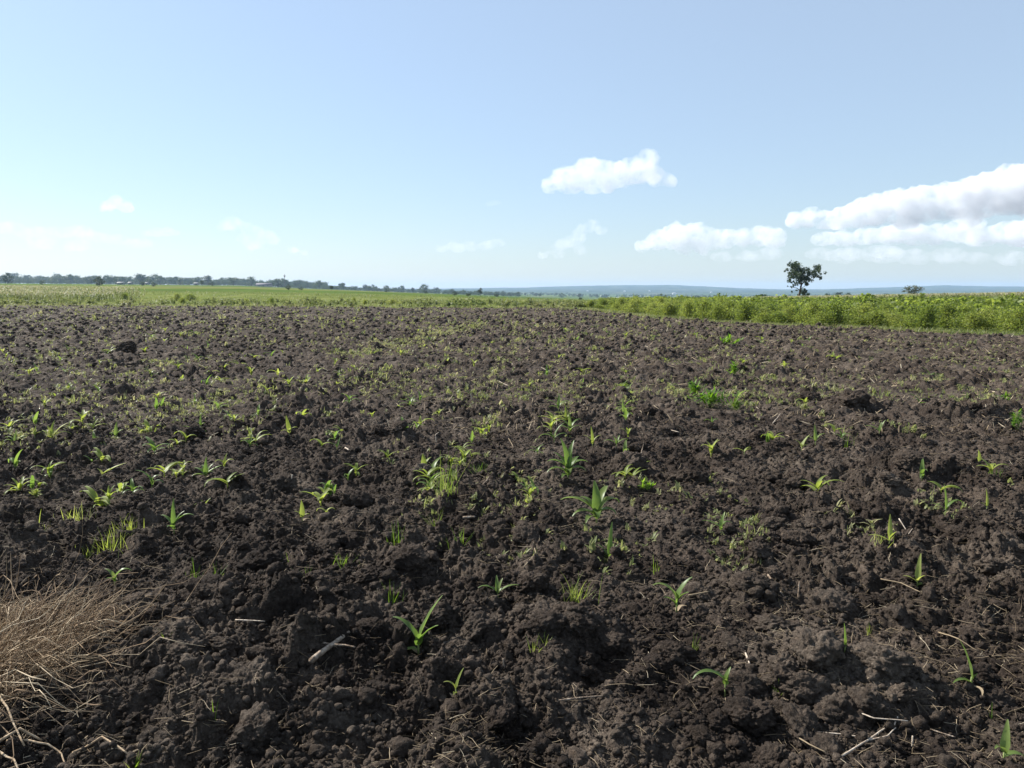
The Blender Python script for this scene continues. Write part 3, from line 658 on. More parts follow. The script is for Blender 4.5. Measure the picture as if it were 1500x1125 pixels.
# ------------------------------------------------------------------ sticks, twigs, straws that stand out
def stick(pts_px, rad, label, mat, name='stick', lift=0., n=7, amp=.05, up=None, sub=None, sides=7):
    """a stick through photo pixels lying on the soil; up: heights above the soil at those points"""
    P = []
    for i, (px, py) in enumerate(pts_px):
        hgt = (up[i] if up else rad * .8) + lift
        x, y = ground(px, py)
        for _ in range(3): x, y = ground(px, py, zf1(x, y) + hgt)
        P.append((x, y, zf1(x, y) + hgt))
    if up is None:                      # it lies across the clods, level
        q0, q1 = np.array(P[0]), np.array(P[-1])
        s_ = np.linspace(0, 1, 14)
        lvl = float(np.percentile(zf(q0[0] + (q1[0] - q0[0]) * s_, q0[1] + (q1[1] - q0[1]) * s_), 78)) + rad * .75
        P = [(*ground(px, py, lvl + .004 * (i % 2)), lvl + .004 * (i % 2)) for i, (px, py) in enumerate(pts_px)]
    else:
        zb = zf1(*ground(*pts_px[0])) if up[0] == 0 else None
        if zb is not None: P = [(*ground(px, py, zb + u_), zb + u_) for (px, py), u_ in zip(pts_px, up)]
    pts = []
    for a, b in zip(P[:-1], P[1:]):
        w = wobble_path(a, b, n, amp); pts += w if not pts else w[1:]
    m = len(pts); rd = [rad * (1 - .35 * i / (m - 1)) * random.uniform(.88, 1.12) for i in range(m)]
    o0 = np.array(pts[0])
    v, q, t = tube(np.array(pts) - o0, rd, sides)
    mb = MB(); mb.add(v, q, t)
    o = mb.build(name, mat); o.location = o0
    tag(o, label, 'stick' if name != 'straw' else 'straw')
    if sub:
        for s in sub:
            Q_ = []
            for i, (px, py) in enumerate(s[0]):
                hgt = s[2][i] if len(s) > 2 else rad * .8
                zz = P[0][2] - (up[0] if up else 0) + (hgt if up else (.006 if i else 0))
                Q_.append((*ground(px, py, zz), zz))
            w = []
            for a, b in zip(Q_[:-1], Q_[1:]):
                ww = wobble_path(a, b, 5, amp); w += ww if not w else ww[1:]
            v, q, t = tube(np.array(w) - o0, np.linspace(s[1], s[1] * .6, len(w)), 6)
            mb = MB(); mb.add(v, q, t); child(mb.build('twig', mat), o)
    return o

stick([(456, 968), (485, 945), (511, 926)], .0125, 'thick weathered stick with short side twigs lying on the soil', M_STICK, amp=.03,
      sub=[([(466, 940), (484, 944), (505, 945), (520, 948)], .006), ([(455, 953), (463, 940)], .003)])
stick([(659, 862), (660, 845), (659, 832)], .0035, 'small forked twig standing upright in the soil', M_STICK, up=[0, .05, .085], amp=.03, sub=[([(659, 838), (650, 832)], .002, [.07, .09]), ([(659, 836), (664, 830)], .002, [.07, .09])])
stick([(1125, 842), (1150, 877)], .005, 'straight brown stick lying slanted on a mound', M_STICK, amp=.02)
stick([(1167, 884), (1171, 852)], .0045, 'short bare twig standing upright beside the slanted stick', M_STICK, up=[0, .1], amp=.03, sub=[([(1158, 888), (1167, 880)], .003)])
stick([(738, 979), (737, 965)], .004, 'short white stalk stub standing in front of the seedling star', M_PALESTICK, up=[0, .045], amp=.01)
stick([(1089, 950), (1098, 972)], .005, 'pale stick stub lying left of the long mound', M_PALESTICK, amp=.02)
stick([(1316, 772), (1330, 780), (1338, 788)], .0035, 'white forked twig lying on a mound at the right', M_PALESTICK, amp=.04, up=[.03, .012, .005], sub=[([(1331, 782), (1337, 774)], .0025, [.012, .04])])
stick([(678, 758), (696, 757)], .009, 'short thick cut stick on the chaff strip', M_STICK, amp=.01)
stick([(426, 712), (428, 695)], .007, 'pale broken stub standing in the soil, taller of a pair', M_PALESTICK, up=[0, .09], amp=.02)
stick([(435, 710), (439, 692)], .005, 'thin broken stub leaning beside the pale one', M_STICK, up=[0, .09], amp=.02)
stick([(938, 670), (943, 650), (941, 634)], .005, 'crooked twig standing behind the big dark clod', M_STICK, up=[0, .1, .2], amp=.04)
stick([(817, 1026), (850, 1022), (885, 1019)], .0035, 'long thin twig lying across bare soil', M_STICK, amp=.04)
stick([(1009, 872), (1040, 866)], .005, 'pale straw stalk right of the sturdy seedling', M_STRAW, name='straw', amp=.03)
stick([(345, 908), (388, 910)], .003, 'flat pale straw stalk on dark soil at the left', M_PALESTICK, name='straw', amp=.02)
stick([(1225, 1112), (1270, 1085), (1310, 1062), (1315, 1050)], .0035, 'long curved dry twig with branching ends in the right foreground', M_PALESTICK, amp=.04, sub=[([(1270, 1085), (1300, 1078), (1312, 1066)], .003), ([(1170, 1070), (1230, 1075), (1272, 1080)], .003)])
stick([(1245, 1038), (1280, 1052), (1330, 1056)], .0028, 'dry twig sloping down towards the brown stump', M_PALESTICK, amp=.04)
stick([(1335, 1058), (1362, 1068), (1400, 1080)], .0035, 'brown dry twig reaching the broad leaved seedling', M_STICK, amp=.04)
stick([(1165, 1078), (1185, 1090), (1210, 1102)], .0028, 'thin pale straw in the right foreground', M_STRAW, name='straw', amp=.03)
stick([(1336, 1096), (1337, 1078)], .004, 'small pale peg of stalk beside the curved dry twig', M_PALESTICK, up=[0, .04], amp=.02)
stick([(1208, 1055), (1206, 1036)], .006, 'dark stump of a stalk standing in the right foreground', M_STICK, up=[0, .05], amp=.02)
stick([(1290, 848), (1320, 854), (1350, 868)], .003, 'long straw lying left of the rosette weed', M_STRAW, name='straw', amp=.04)
stick([(1375, 925), (1405, 930), (1432, 955)], .0028, 'bent straw arching over the right mound', M_STRAW, name='straw', amp=.05, up=[.01, .06, .02])
stick([(1288, 928), (1305, 920), (1318, 924)], .003, 'pale straw on the chaff at the right', M_STRAW, name='straw', amp=.05)
stick([(960, 618), (975, 628), (995, 633)], .006, 'white broken stalk on the side of the dark mound', M_PALESTICK, amp=.06)
stick([(713, 560), (730, 558), (745, 565)], .005, 'white stalk piece far out on the chaff strip', M_PALESTICK, amp=.04)
stick([(690, 722), (712, 705), (716, 698)], .005, 'stick leaning up the edge of the chaff strip', M_STICK, amp=.03)
stick([(784, 655), (802, 643)], .004, 'straight straw left of the close row of seedlings', M_STRAW, name='straw', amp=.02)
stick([(768, 830), (785, 810), (782, 800)], .004, 'straw stalk across the pale chaff', M_STRAW, name='straw', amp=.04)
stick([(744, 640), (752, 655)], .004, 'thin straw on the brown chaff strip', M_STRAW, name='straw', amp=.03)
stick([(640, 652), (638, 637), (643, 633)], .005, 'white hooked stalk standing on dark soil', M_PALESTICK, up=[0, .1, .13], amp=.03)
stick([(506, 656), (511, 659)], .008, 'white chip of stalk on dark soil', M_PALESTICK, amp=.01)
stick([(1132, 620), (1143, 606)], .005, 'pale stick far right of the dark mound', M_PALESTICK, amp=.02)
# dry roots at the lower left
stick([(-10, 1082), (30, 1078), (60, 1080)], .005, 'thick dry root lying over the heap at the lower left', M_ROOT, name='root', amp=.05, up=[.06, .06, .04], sub=[([(10, 1085), (40, 1084), (70, 1090), (90, 1104), (96, 1122)], .0038, [.05, .05, .04, .02, .01])])
stick([(105, 1076), (125, 1082), (150, 1092), (188, 1106)], .0042, 'long bare root running to the grass shoot at the bottom', M_ROOT, name='root', amp=.04, up=[.04, .035, .03, .02])
stick([(-8, 1010), (10, 1032), (34, 1072)], .0042, 'bent root rising from the heap at the left edge', M_ROOT, name='root', amp=.06, up=[.12, .1, .07])
stick([(-5, 1098), (20, 1112), (36, 1135)], .004, 'short root at the bottom left corner', M_ROOT, name='root', amp=.05, up=[.04, .03, .02])
# ------------------------------------------------------------------ 3D clods
def g3(p, seed):
    """cheap 3-D lumpy noise from three planes of gradient noise"""
    x, y, z = p[:, 0], p[:, 1], p[:, 2]
    return (gn(x + .37 * z, y - .29 * z, seed) + gn(y + .41 * x, z + 3.1, seed + 1) + gn(z - .33 * y, x + 7.7, seed + 2)) / 1.6

_ico = {}
def ico(sub):
    if sub not in _ico:
        import bmesh
        bm = bmesh.new(); bmesh.ops.create_icosphere(bm, subdivisions=sub, radius=1)
        bm.verts.ensure_lookup_table()
        _ico[sub] = (np.array([v.co[:] for v in bm.verts]), np.array([[v.index for v in f.verts] for f in bm.faces])); bm.free()
    return _ico[sub]

def clod_shape(sub, seed, rough=1.):
    v, t = ico(sub); v = v.copy()
    r = 1 + .42 * g3(v * 1.3 + seed * 3.3, seed) + .42 * rough * np.abs(g3(v * 2.7 + seed, seed + 10)) + .28 * rough * np.abs(g3(v * 6 + seed, seed + 20)) - .12
    if sub >= 4: r = r + .17 * np.abs(g3(v * 13 + seed, seed + 30)) + .10 * np.abs(g3(v * 27, seed + 40))
    v = v * r[:, None] * np.array([1.1, .95, .78])
    return v, None, t

big = []
for k in range(6):
    mb = MB(); v, _, t = clod_shape(5, 40 + k); mb.add(v, None, t); big.append(mb.mesh('soil_clod', M_SOIL))
def clod(px, py, rpx, label, k=0, sink=.35, group=None):
    x, y = ground(px, py)
    for _ in range(2): x, y = ground(px, py, zf1(x, y))
    r = rpx / FPX * axis_depth(x, y, 0)
    o = link('soil_clod', big[k % 6]); o.scale = (r, r, r * random.uniform(.8, 1))
    o.location = (x, y, zf1(x, y, .05) + r * (.55 - sink)); o.rotation_euler = (random.uniform(-.3, .3), random.uniform(-.3, .3), random.uniform(0, 6.28))
    return tag(o, label, 'clod', group)
for i, a in enumerate([(918, 696, 26, 'round dark clod behind the biggest seedling, largest loose clod'), (380, 838, 30, 'big dark clod with a shaded hollow under the low grass mat'),
        (522, 742, 22, 'dark rounded clod between seedlings and tall loose grass'), (800, 916, 26, 'dark clod in front of the seedling star'), (848, 918, 22, 'rounded clod right of the dark one by the seedling star'),
        (640, 925, 20, 'clod right behind the long bladed maize seedling'), (700, 915, 22, 'broad clod right of the long bladed maize seedling'), (545, 935, 17, 'clod just right of the thick stick'),
        (960, 978, 19, 'clod topped with pale straw crumbs'), (1195, 962, 34, 'large shaded clod left of the long mound'), (1290, 975, 36, 'long mound like clod on the right, lit on top'),
        (1460, 1030, 24, 'dark clod behind the broad leaved corner seedling'), (1435, 990, 22, 'clod in shade beside the slanting maize blade'), (1010, 700, 24, 'wide low clod on the slope at the centre right'),
        (1330, 700, 18, 'clod with dry grass on its top at the right'), (1250, 600, 18, 'black angular clod far right'), (1185, 588, 16, 'dark clod left of the black angular one'),
        (945, 610, 16, 'dark clod beside the white broken stalk'), (840, 545, 12, 'dark clod high on the far mound'), (235, 640, 12, 'small dark clod at the left by the one leaf seedling'),
        (140, 655, 12, 'small dark clod at the left below the sprawling seedling'), (600, 830, 24, 'rounded clod below the bright grass tuft'), (1100, 860, 24, 'lumpy clod left of the slanted stick'),
        (1150, 985, 20, 'small clod at the foot of the shaded one'), (750, 1045, 12, 'lone small clod left of the deep pit'), (895, 1035, 16, 'small dark clod at the end of the long thin twig'),
        (270, 950, 24, 'clod left of the flat pale straw'), (340, 985, 26, 'clod in the left foreground beyond the grass shoot'), (1410, 790, 20, 'clod on the right beneath the bowed seedling'), (185, 520, 14, 'dark clod far left among sparse seedlings'),
        (770, 780, 18, 'dark clod left of the biggest seedling'), (1170, 800, 20, 'clod right of the wide curled seedling')]):
    clod(*a[:3], a[3], i)
CLX = []
for i in range(170):
    py = 1100 - 560 * random.random() ** .8; px = random.uniform(150, 1490)
    x, y = ground(px, py); r = random.uniform(.035, .085) * (1 + .02 * y)
    o = link('soil_clod', big[i % 6]); o.scale = (r, r * random.uniform(.8, 1.1), r * random.uniform(.7, 1)); o.location = (x, y, zf1(x, y, .04) + r * .1)
    o.rotation_euler = (random.uniform(-.5, .5), random.uniform(-.5, .5), random.uniform(0, 6.28))
    tag(o, 'fist sized dark clod lying loose on the ploughed soil', 'clod', 'loose clods over the ploughed field')

# crumbs: countless
mb = MB()
for sub, n, smin, smax, ymax in ((1, 95000, .0028, .0085, 9), (2, 22000, .005, .016, 10), (3, 900, .012, .034, 11)):
    yy = 2.0 * (ymax / 2.0) ** rng.random(n); xx = (rng.random(n) - .5) * 2 * (1.0 + yy * .72)
    sz = smin * (smax / smin) ** rng.random(n) * (1 + .04 * yy)
    zz = zf(xx, yy, .008) + sz * .3
    for k in range(4):
        s = slice(k, None, 4)
        scatter(mb, clod_shape(sub, 70 + k + 9 * sub, 1.2 if sub > 1 else .7), np.stack([xx, yy, zz], 1)[s], sz[s], rng.random(len(xx[s])) * 6.28, rng.normal(0, .4, len(xx[s])), rng.normal(0, .4, len(xx[s])))
n = 110000                                         # coarser broken lumps farther out
py_ = 446 + (700 - 446) * rng.random(n) ** 1.25
yy = 1.5 * FPX / (py_ - 424); xx = (rng.random(n) * 1.44 - .74) * (yy + 2)
ok_ = (inside_field(xx, yy) > .2) & (rng.random(n) < np.clip((yy - 6.5) / 22, .06, 1) * np.clip(.75 + 1.2 * fbm(xx / 2.5, yy / 3.5, 231, 3), .15, 1)); xx, yy = xx[ok_], yy[ok_]
sz = .014 * (.085 / .014) ** (rng.random(len(xx)) ** 1.7) * np.clip(yy / 26, .35, 1.5)
zz = zf(xx, yy, np.maximum(.012, yy * .0018)) + sz * .25
for k in range(5):
    s = slice(k, None, 5)
    scatter(mb, clod_shape(1 if k < 2 else 2, 90 + k, 1.5), np.stack([xx, yy, zz], 1)[s], sz[s], rng.random(len(xx[s])) * 6.28, rng.normal(0, .4, len(xx[s])), rng.normal(0, .4, len(xx[s])))
o = mb.build('soil_crumbs', M_SOIL, smooth=False); tag(o, 'countless small crumbs and lumps of dark soil over the field', 'soil crumbs', kind='stuff')

# ------------------------------------------------------------------ small seedlings over the whole field
protos = []
for k in range(9):
    mb = MB(); n = random.choice((3, 4, 4, 5))
    v, q, t = tube([(0, 0, -.1), (0, 0, .3)], [.022, .015], 4); mb.add(v, q, t)
    a0 = random.uniform(0, 6.28)
    for j in range(n):
        v, q = blade((0, 0, .18 + .05 * j), a0 + j * 6.283 / n * 1.9, random.uniform(.55, 1.0), random.uniform(.15, .26), R_(random.uniform(30, 84)), R_(random.uniform(50, 170)), 7, .2, random.uniform(-.8, .8))
        mb.add(v, q)
    protos.append((mb.mesh('maize_seedling', M_MAIZE if k % 3 == 0 else M_MAIZE_Y), k % 3 != 0))
ROWDIR = math.atan2(9.0, 60)          # the drilled rows run a little to the right of straight ahead
nn = 0
while nn < 238:
    py = 452 + 13 + (random.random() ** 1.35) * 270
    px = random.uniform(-10, 1510)
    if px > 950 and random.random() < .62: continue
    if px > 620 and px < 800 and py < 560 and random.random() < .3: continue
    x, y = ground(px, py)
    if float(inside_field(np.array([x]), np.array([y]))[0]) < 1: continue
    xr = round((x - y * math.tan(ROWDIR)) / .75) * .75 + random.gauss(0, .06)     # stand in rows
    x = xr + y * math.tan(ROWDIR)
    me, pale = protos[random.randrange(9)]
    o = link('maize_seedling', me)
    s = random.uniform(.09, .19) * (1 + min(.6, y / 60)); o.scale = (s * random.uniform(1.0, 1.5), s * random.uniform(1.0, 1.5), s)
    o.location = (x, y, zf1(x, y, max(.01, y * .003)) - .005); o.rotation_euler = (0, 0, random.uniform(0, 6.28))
    tag(o, 'small pale yellow green maize seedling among dark clods farther out' if pale else 'small mid green maize seedling among dark clods farther out', 'seedling',
        'pale small maize seedlings over the field' if pale else 'green small maize seedlings over the field')
    nn += 1

# ------------------------------------------------------------------ countless weeds, straw and chaff
def little(seed, n, wid, hmax, dro):
    r = random.Random(seed); mb = MB()
    for i in range(n):
        v, q = blade((r.gauss(0, .12), r.gauss(0, .12), -.05), r.uniform(0, 6.28), r.uniform(.4, 1) * hmax, wid, R_(r.uniform(25, 85)), R_(r.uniform(0, 80)) * dro, 3, .1); mb.add(v, q)
    V, Q, T = mb.arrays(); return V, Q, T
def field_points(n, ymin, ymax, pw=1.):
    """points of the field, equally many per step of picture height"""
    py0, py1 = 424 + 1.5 * FPX / ymin, 424 + 1.5 * FPX / ymax
    py = py1 + (py0 - py1) * rng.random(n) ** pw
    y = 1.5 * FPX / (py - 424)
    x = (rng.random(n) * 1.14 - .57 * 1.0 - .07) * 1.36 * (y + 1.6)
    ok = inside_field(x, y) > .3
    return x[ok], y[ok]
mb = MB()
def herb(seed, n):
    r = random.Random(seed); mb = MB()
    for i in range(n):
        a = r.uniform(0, 6.28); d = r.uniform(0, .35)
        v, q = blade((math.cos(a) * d, math.sin(a) * d, r.uniform(0, .3)), a + r.gauss(0, .7), r.uniform(.35, .8), r.uniform(.16, .3), R_(r.uniform(15, 80)), R_(r.uniform(20, 120)), 3, .1); mb.add(v, q)
    return mb.arrays()
W = [little(k, 5, .13, 1.0, 1) for k in range(3)] + [herb(20 + k, 5 + k) for k in range(5)]
x, y = field_points(78000, 3.0, 74, 1.9)
dens = np.clip(.24 + .95 * fbm(x / 3.2, y / 4.5, 201, 4) + .5 * fbm(x / .9, y / .9, 205, 2) + .22 * np.cos((x - y * .15) * 6.2832 / .75) * np.clip(y / 8, 0, 1) - .06 - .42 * np.clip((11 - y) / 4, 0, 1) + .22 * np.clip((y - 9) / 30, 0, 1) + .5 * np.clip((y - 50) / 20, 0, 1), 0, 1)
# the grassy streak running away to the right of the middle
u = 750 + FPX * x / y; row = 424 + 1.5 * FPX / y
streak = 1.3 * np.exp(-((u - (515 + (520 - row) * 4.4)) / 38) ** 2) * ((row < 522) & (row > 472))
strip2 = np.exp(-((u - 720 - (row - 600) * .1) / 70) ** 2) * (row > 640) * (row < 830) * .12
dens = np.clip(dens + 1.2 * streak + strip2, 0, 1)
k = rng.random(len(x)) < dens
x, y = x[k], y[k]
# thicker growth: the streak at left of the middle and two drilled rows that came up well
ex, ey = [], []
for (ax, ay), (bx, by), m_, sd in (((500, 524), (590, 500), 260, 9), ((590, 500), (705, 478), 330, 7), ((716, 566), (775, 470), 150, 7), ((836, 640), (815, 500), 110, 9), ((330, 640), (640, 478), 160, 10), ((0, 640), (330, 500), 130, 14)):
    t_ = rng.random(m_)
    for a_, b_ in zip(ax + (bx - ax) * t_ + rng.normal(0, sd, m_), ay + (by - ay) * t_ + rng.normal(0, sd * .3, m_)):
        g_ = ground(a_, b_); ex.append(g_[0]); ey.append(g_[1])
x, y = np.append(x, ex), np.append(y, ey)
sz = (.026 + .055 * rng.random(len(x)) ** 2) * (1 + .05 * np.clip(y - 6, 0, 40)) * (1 + .5 * np.clip(2 * fbm(x / .9, y / .9, 205, 2), 0, 1))
z = zf(x, y, np.maximum(.012, y * .002)) + .0012 * y + .02 * np.clip((y - 8) / 12, 0, 1)
order = np.argsort(y + rng.normal(0, 1.5, len(y)))
x, y, z, sz = x[order], y[order], z[order], sz[order]
for j in range(8):
    s = slice(j, None, 8)
    keepn = slice(None)
    P = np.stack([x, y, z], 1)[s]; k = np.ones(len(P), bool) if j > 2 else P[:, 1] < 16
    scatter(mb, W[j], P[k], sz[s][k], rng.random(k.sum()) * 6.28)
o = mb.build('weeds', M_WEED); tag(o, 'countless tiny weeds sprouting through the ploughed soil', 'weeds', kind='stuff')
print('weeds', len(x))

def straw_proto(seed, sides=3, th=1.):
    r = random.Random(seed)
    pts = []; a = 0; p = np.array([-.5, 0, 0.])
    for i in range(5):
        pts.append(p.copy()); a += r.gauss(0, .18); p = p + np.array([math.cos(a), math.sin(a), r.gauss(0, .06)]) * .25
    v, q, t = tube(pts, np.array([.008, .010, .010, .008, .005]) * th, sides, False); return v, q, t
mb = MB()
SP = [straw_proto(k) for k in range(6)]; SPF = [straw_proto(k, 3, 4.2) for k in range(6)]
x, y = field_points(85000, 2.1, 72, 1.6)
d = np.clip(.3 + .2 * np.clip((y - 8) / 10, 0, 1) + 1.0 * fbm(x / 1.4, y / 1.4, 221, 3) + .25 * np.clip(x / 8, -.4, 1) , 0, 1)
u = 750 + FPX * x / y; row = 424 + 1.5 * FPX / y
d = d + .5 * np.exp(-((u - 740) / 80) ** 2) * (row > 560) * (row < 900) + .35 * (row > 1000) * (u > 1150) + .7 * np.exp(-((u - 110) / 130) ** 2 - ((row - 810) / 90) ** 2) + .5 * np.exp(-((u - 1300) / 110) ** 2 - ((row - 910) / 25) ** 2)
k = rng.random(len(x)) < d
x, y = x[k], y[k]; n = len(x)
sz = .02 + .10 * rng.random(n) ** 2.2
z = zf(x, y, np.maximum(.01, y * .002)) + .005 + .0012 * y + .025 * np.clip((y - 8) / 12, 0, 1)
for j in range(6):
    s = slice(j, None, 6); m = len(x[s])
    for far in (0, 1):
        k = (y[s] > 8) == bool(far); m = k.sum()
        scatter(mb, (SPF if far else SP)[j], np.stack([x, y, z], 1)[s][k], (sz[s] * (1 + .06 * np.clip(y[s] - 3, 0, 40)))[k], rng.random(m) * 6.28, rng.normal(0, .15, m), rng.normal(0, .5 if far else .22, m))
o = mb.build('straw_litter', M_STRAW); tag(o, 'countless bits of pale straw and chaff lying on the soil', 'straw', kind='stuff')
print('straw', n)

# ------------------------------------------------------------------ heap of dry weed stalks at the left
mb = MB()
r = random.Random(5)
hx, hy = HEAP
for i in range(11000):
    a = r.uniform(0, 6.283); d = abs(r.gauss(0, .5))
    x = hx - .22 + math.cos(a) * d * .36 ; y = hy + .02 + math.sin(a) * d * .62
    if i % 7 == 0: x, y = hx - .28 + r.gauss(0, .2), hy + .3 + r.gauss(0, .3)
    fine = r.random() < .90
    Ln = r.uniform(.03, .14) if fine else r.uniform(.15, .5)
    rad = r.uniform(.0005, .0011) if fine else r.uniform(.0009, .0021)
    az = r.gauss(.9, 1.2) if not fine else r.uniform(0, 6.28)
    el = r.gauss(.12, .3) if not fine else r.gauss(.1, .8)
    lay = r.random() ** 1.3 * .11 * math.exp(-((x - hx) ** 2 + (y - hy) ** 2) / .5)
    pts = []; p = np.array([x, y, lay]); cu, cv = (r.gauss(0, 3.2), r.gauss(-.4, 1.6)) if fine else (r.gauss(0, .8), r.gauss(-.3, .5))
    for j in range(6):
        pts.append(p.copy()); p = p + np.array([math.cos(el) * math.sin(az), math.cos(el) * math.cos(az), math.sin(el)]) * Ln / 5
        az += cu / 5; el += cv / 5
    mb_pts = np.array(pts)
    v, q, t = tube(mb_pts, [rad * 1.1, rad, rad, rad * .9, rad * .8, rad * .5], 3 if fine else 4, False)
    mb.add(v, q, t)
V, Q, T = mb.arrays()
base = zf(V[:, 0].astype(float), V[:, 1].astype(float), .02)
V[:, 2] = np.maximum(V[:, 2], .001) + base
m2 = MB(); m2.add(V, Q, T)
o = m2.build('dry_brush', M_HAY); tag(o, 'heap of dry brown weed stalks in the left foreground', 'dry brush', kind='stuff')
# ------------------------------------------------------------------ shrubs on the right
def rand_quads(pts, size, r=rng, elong=1.5):
    """leaf-sized quads, each turned its own way"""
    n = len(pts)
    a = r.normal(size=(n, 3)); a /= np.linalg.norm(a, axis=1)[:, None]
    b = np.cross(a, r.normal(size=(n, 3))); b /= np.linalg.norm(b, axis=1)[:, None]
    s = (size * (.6 + .8 * r.random(n)))[:, None] if np.ndim(size) else size * (.6 + .8 * r.random(n))[:, None]
    a = a * s * .5 * elong; b = b * s * .5
    c = np.cross(a, b); c /= (np.linalg.norm(c, axis=1)[:, None] + 1e-9); c = c * s * .12
    V = np.stack([pts - a * .9, pts - b * .7 + c, pts + a, pts + b * .7 + c], 1)
    Q = np.arange(n * 4).reshape(n, 4)
    return V.reshape(-1, 3), Q

M_SHRUB = leaf_mat('shrub leaf', [(0, (.085, .125, .028)), (.45, (.15, .19, .042)), (.85, (.205, .23, .06)), (1, (.26, .255, .10))], trans=.55, rough=.5)
M_TWIG = plain_mat('shrub stem', [(.3, (.10, .075, .04)), (.7, (.2, .16, .09))], 20)
M_CROP = leaf_mat('crop leaf', [(0, (.08, .115, .032)), (.5, (.15, .175, .06)), (.85, (.22, .225, .10)), (1, (.3, .28, .16))], trans=.4, objvar=False, noise=.12)
M_TASSEL = leaf_mat('maize tassel', [(0, (.3, .27, .15)), (.6, (.45, .41, .26)), (1, (.6, .56, .4))], trans=.3, objvar=False)

def shrub_shape(seed, nclump, nleaf, size):
    r = np.random.default_rng(seed)
    st = MB(); L_ = []
    for i in range(nclump):
        a = r.uniform(0, 6.283); rad = abs(r.normal(0, .3)); h = r.uniform(.25, 1.0) * (1.0 - .35 * min(1, rad / .6))
        c = np.array([math.cos(a) * rad, math.sin(a) * rad, h])
        if i < 9:
            v, q, t = tube([c * np.array([.2, .2, 0]) - [0, 0, .05], c * .55, c], [.012, .009, .004], 4); st.add(v, q, t)
        m = nleaf // nclump
        p = r.normal(size=(m, 3)) * np.array([.11, .11, .12]) + c
        # a few shoots stick out
        if r.random() < .4: p = np.concatenate([p, c + np.linspace(0, 1, 8)[:, None] * np.array([r.normal(0, .08), r.normal(0, .08), .22]) + r.normal(size=(8, 3)) * .02])
        p[:, 2] = np.abs(p[:, 2])
        L_.append(p)
    V, Q = rand_quads(np.concatenate(L_), size, r)
    fo = MB(); fo.add(V, Q); return st, fo

sp_protos = []
for k in range(7):
    st, fo = shrub_shape(300 + k, 44 + 3 * (k % 3), 2500, .052)
    sp_protos.append((st.mesh('stem', M_TWIG), fo.mesh('foliage', M_SHRUB)))
def shrub(x, y, h, w, k, label, group, name='shrub'):
    o = empty(name, (x, y, tz1(x, y) - .02), random.uniform(0, 6.28)); o.scale = (w, w, h)
    a, b = sp_protos[k % 7]
    child(link('stem', a), o); child(link('foliage', b), o)
    return tag(o, label, 'shrub', group)

EX = EDGE[::-1]
def edge_x(y): return float(np.interp(y, EX[:11, 1], EX[:11, 0]))
cnt = 0
spots = []
# along the edge of the ploughed land, then rows behind it
for row, (off, step) in enumerate(((1.3, .85), (2.1, .8), (3.0, .8), (4.2, .95), (5.6, 1.1), (7.4, 1.3))):
    y = 17.0
    while y < 74:
        gap = float(np.clip((33 - y) / 10, 0, 1)) * .9                  # a grassy strip widens towards the near end
        x = edge_x(min(y, 66)) + off + gap + random.gauss(0, .42) + (max(0, y - 60) * .4)
        spots.append((x, y + random.gauss(0, .2), row)); y += step * random.uniform(.7, 1.3) * (1 + y / 90)
spots = [s for s in spots if s[0] / s[1] < .80]
spots.sort(key=lambda s: s[1] + 2 * s[2])
rest = spots[290:]
for i, (x, y, row) in enumerate(spots[:290]):
    h = random.choice((random.uniform(.45, .85), random.uniform(.62, .96), random.uniform(.62, .96), random.uniform(.9, 1.12))) * (.95 if row < 3 else .9) * (.62 if row == 0 and random.random() < .35 else 1)
    if y > 48: h *= np.interp(y, [48, 70], [1, .7])
    front = row == 0
    shrub(x, y, h, random.uniform(.75, 1.1), i, 'yellow green leafy shrub at the edge of the ploughed soil' if front else 'yellow green leafy shrub deeper in the dense stand on the right',
          'shrubs at the edge of the ploughed soil' if front else 'shrubs within the dense stand')
# the stand goes on behind: too many to count
mb = MB()
st, fo = shrub_shape(399, 30, 420, .15)
Vp, Qp, _ = fo.arrays(); P = (Vp, Qp, None)
n = 5200
y = 18 * (170 / 18.) ** (rng.random(n) ** .8); x = np.interp(y, EX[:11, 1], EX[:11, 0]) + np.where(y > 66, (y - 66) * .02, 0) + 8 + rng.random(n) * (8 + .75 * y)
k = (x / y < .95) & (y > 20) & (x / y > .12)
x, y = np.append(x[k], [s[0] for s in rest]), np.append(y[k], [s[1] for s in rest]); n = len(x)
hs = (.50 + .34 * rng.random(n) + .2 * (rng.random(n) < .1)) * np.interp(y, [60, 90], [1, .75])
scatter(mb, P, np.stack([x, y, tz(x, y) - .02], 1), 1.0 + .3 * rng.random(n), rng.random(n) * 6.28, zs=hs / 1.15)
o = mb.build('shrub_stand', M_SHRUB); tag(o, 'dense stand of green shrubs running back from the field edge', 'shrubs', kind='stuff')

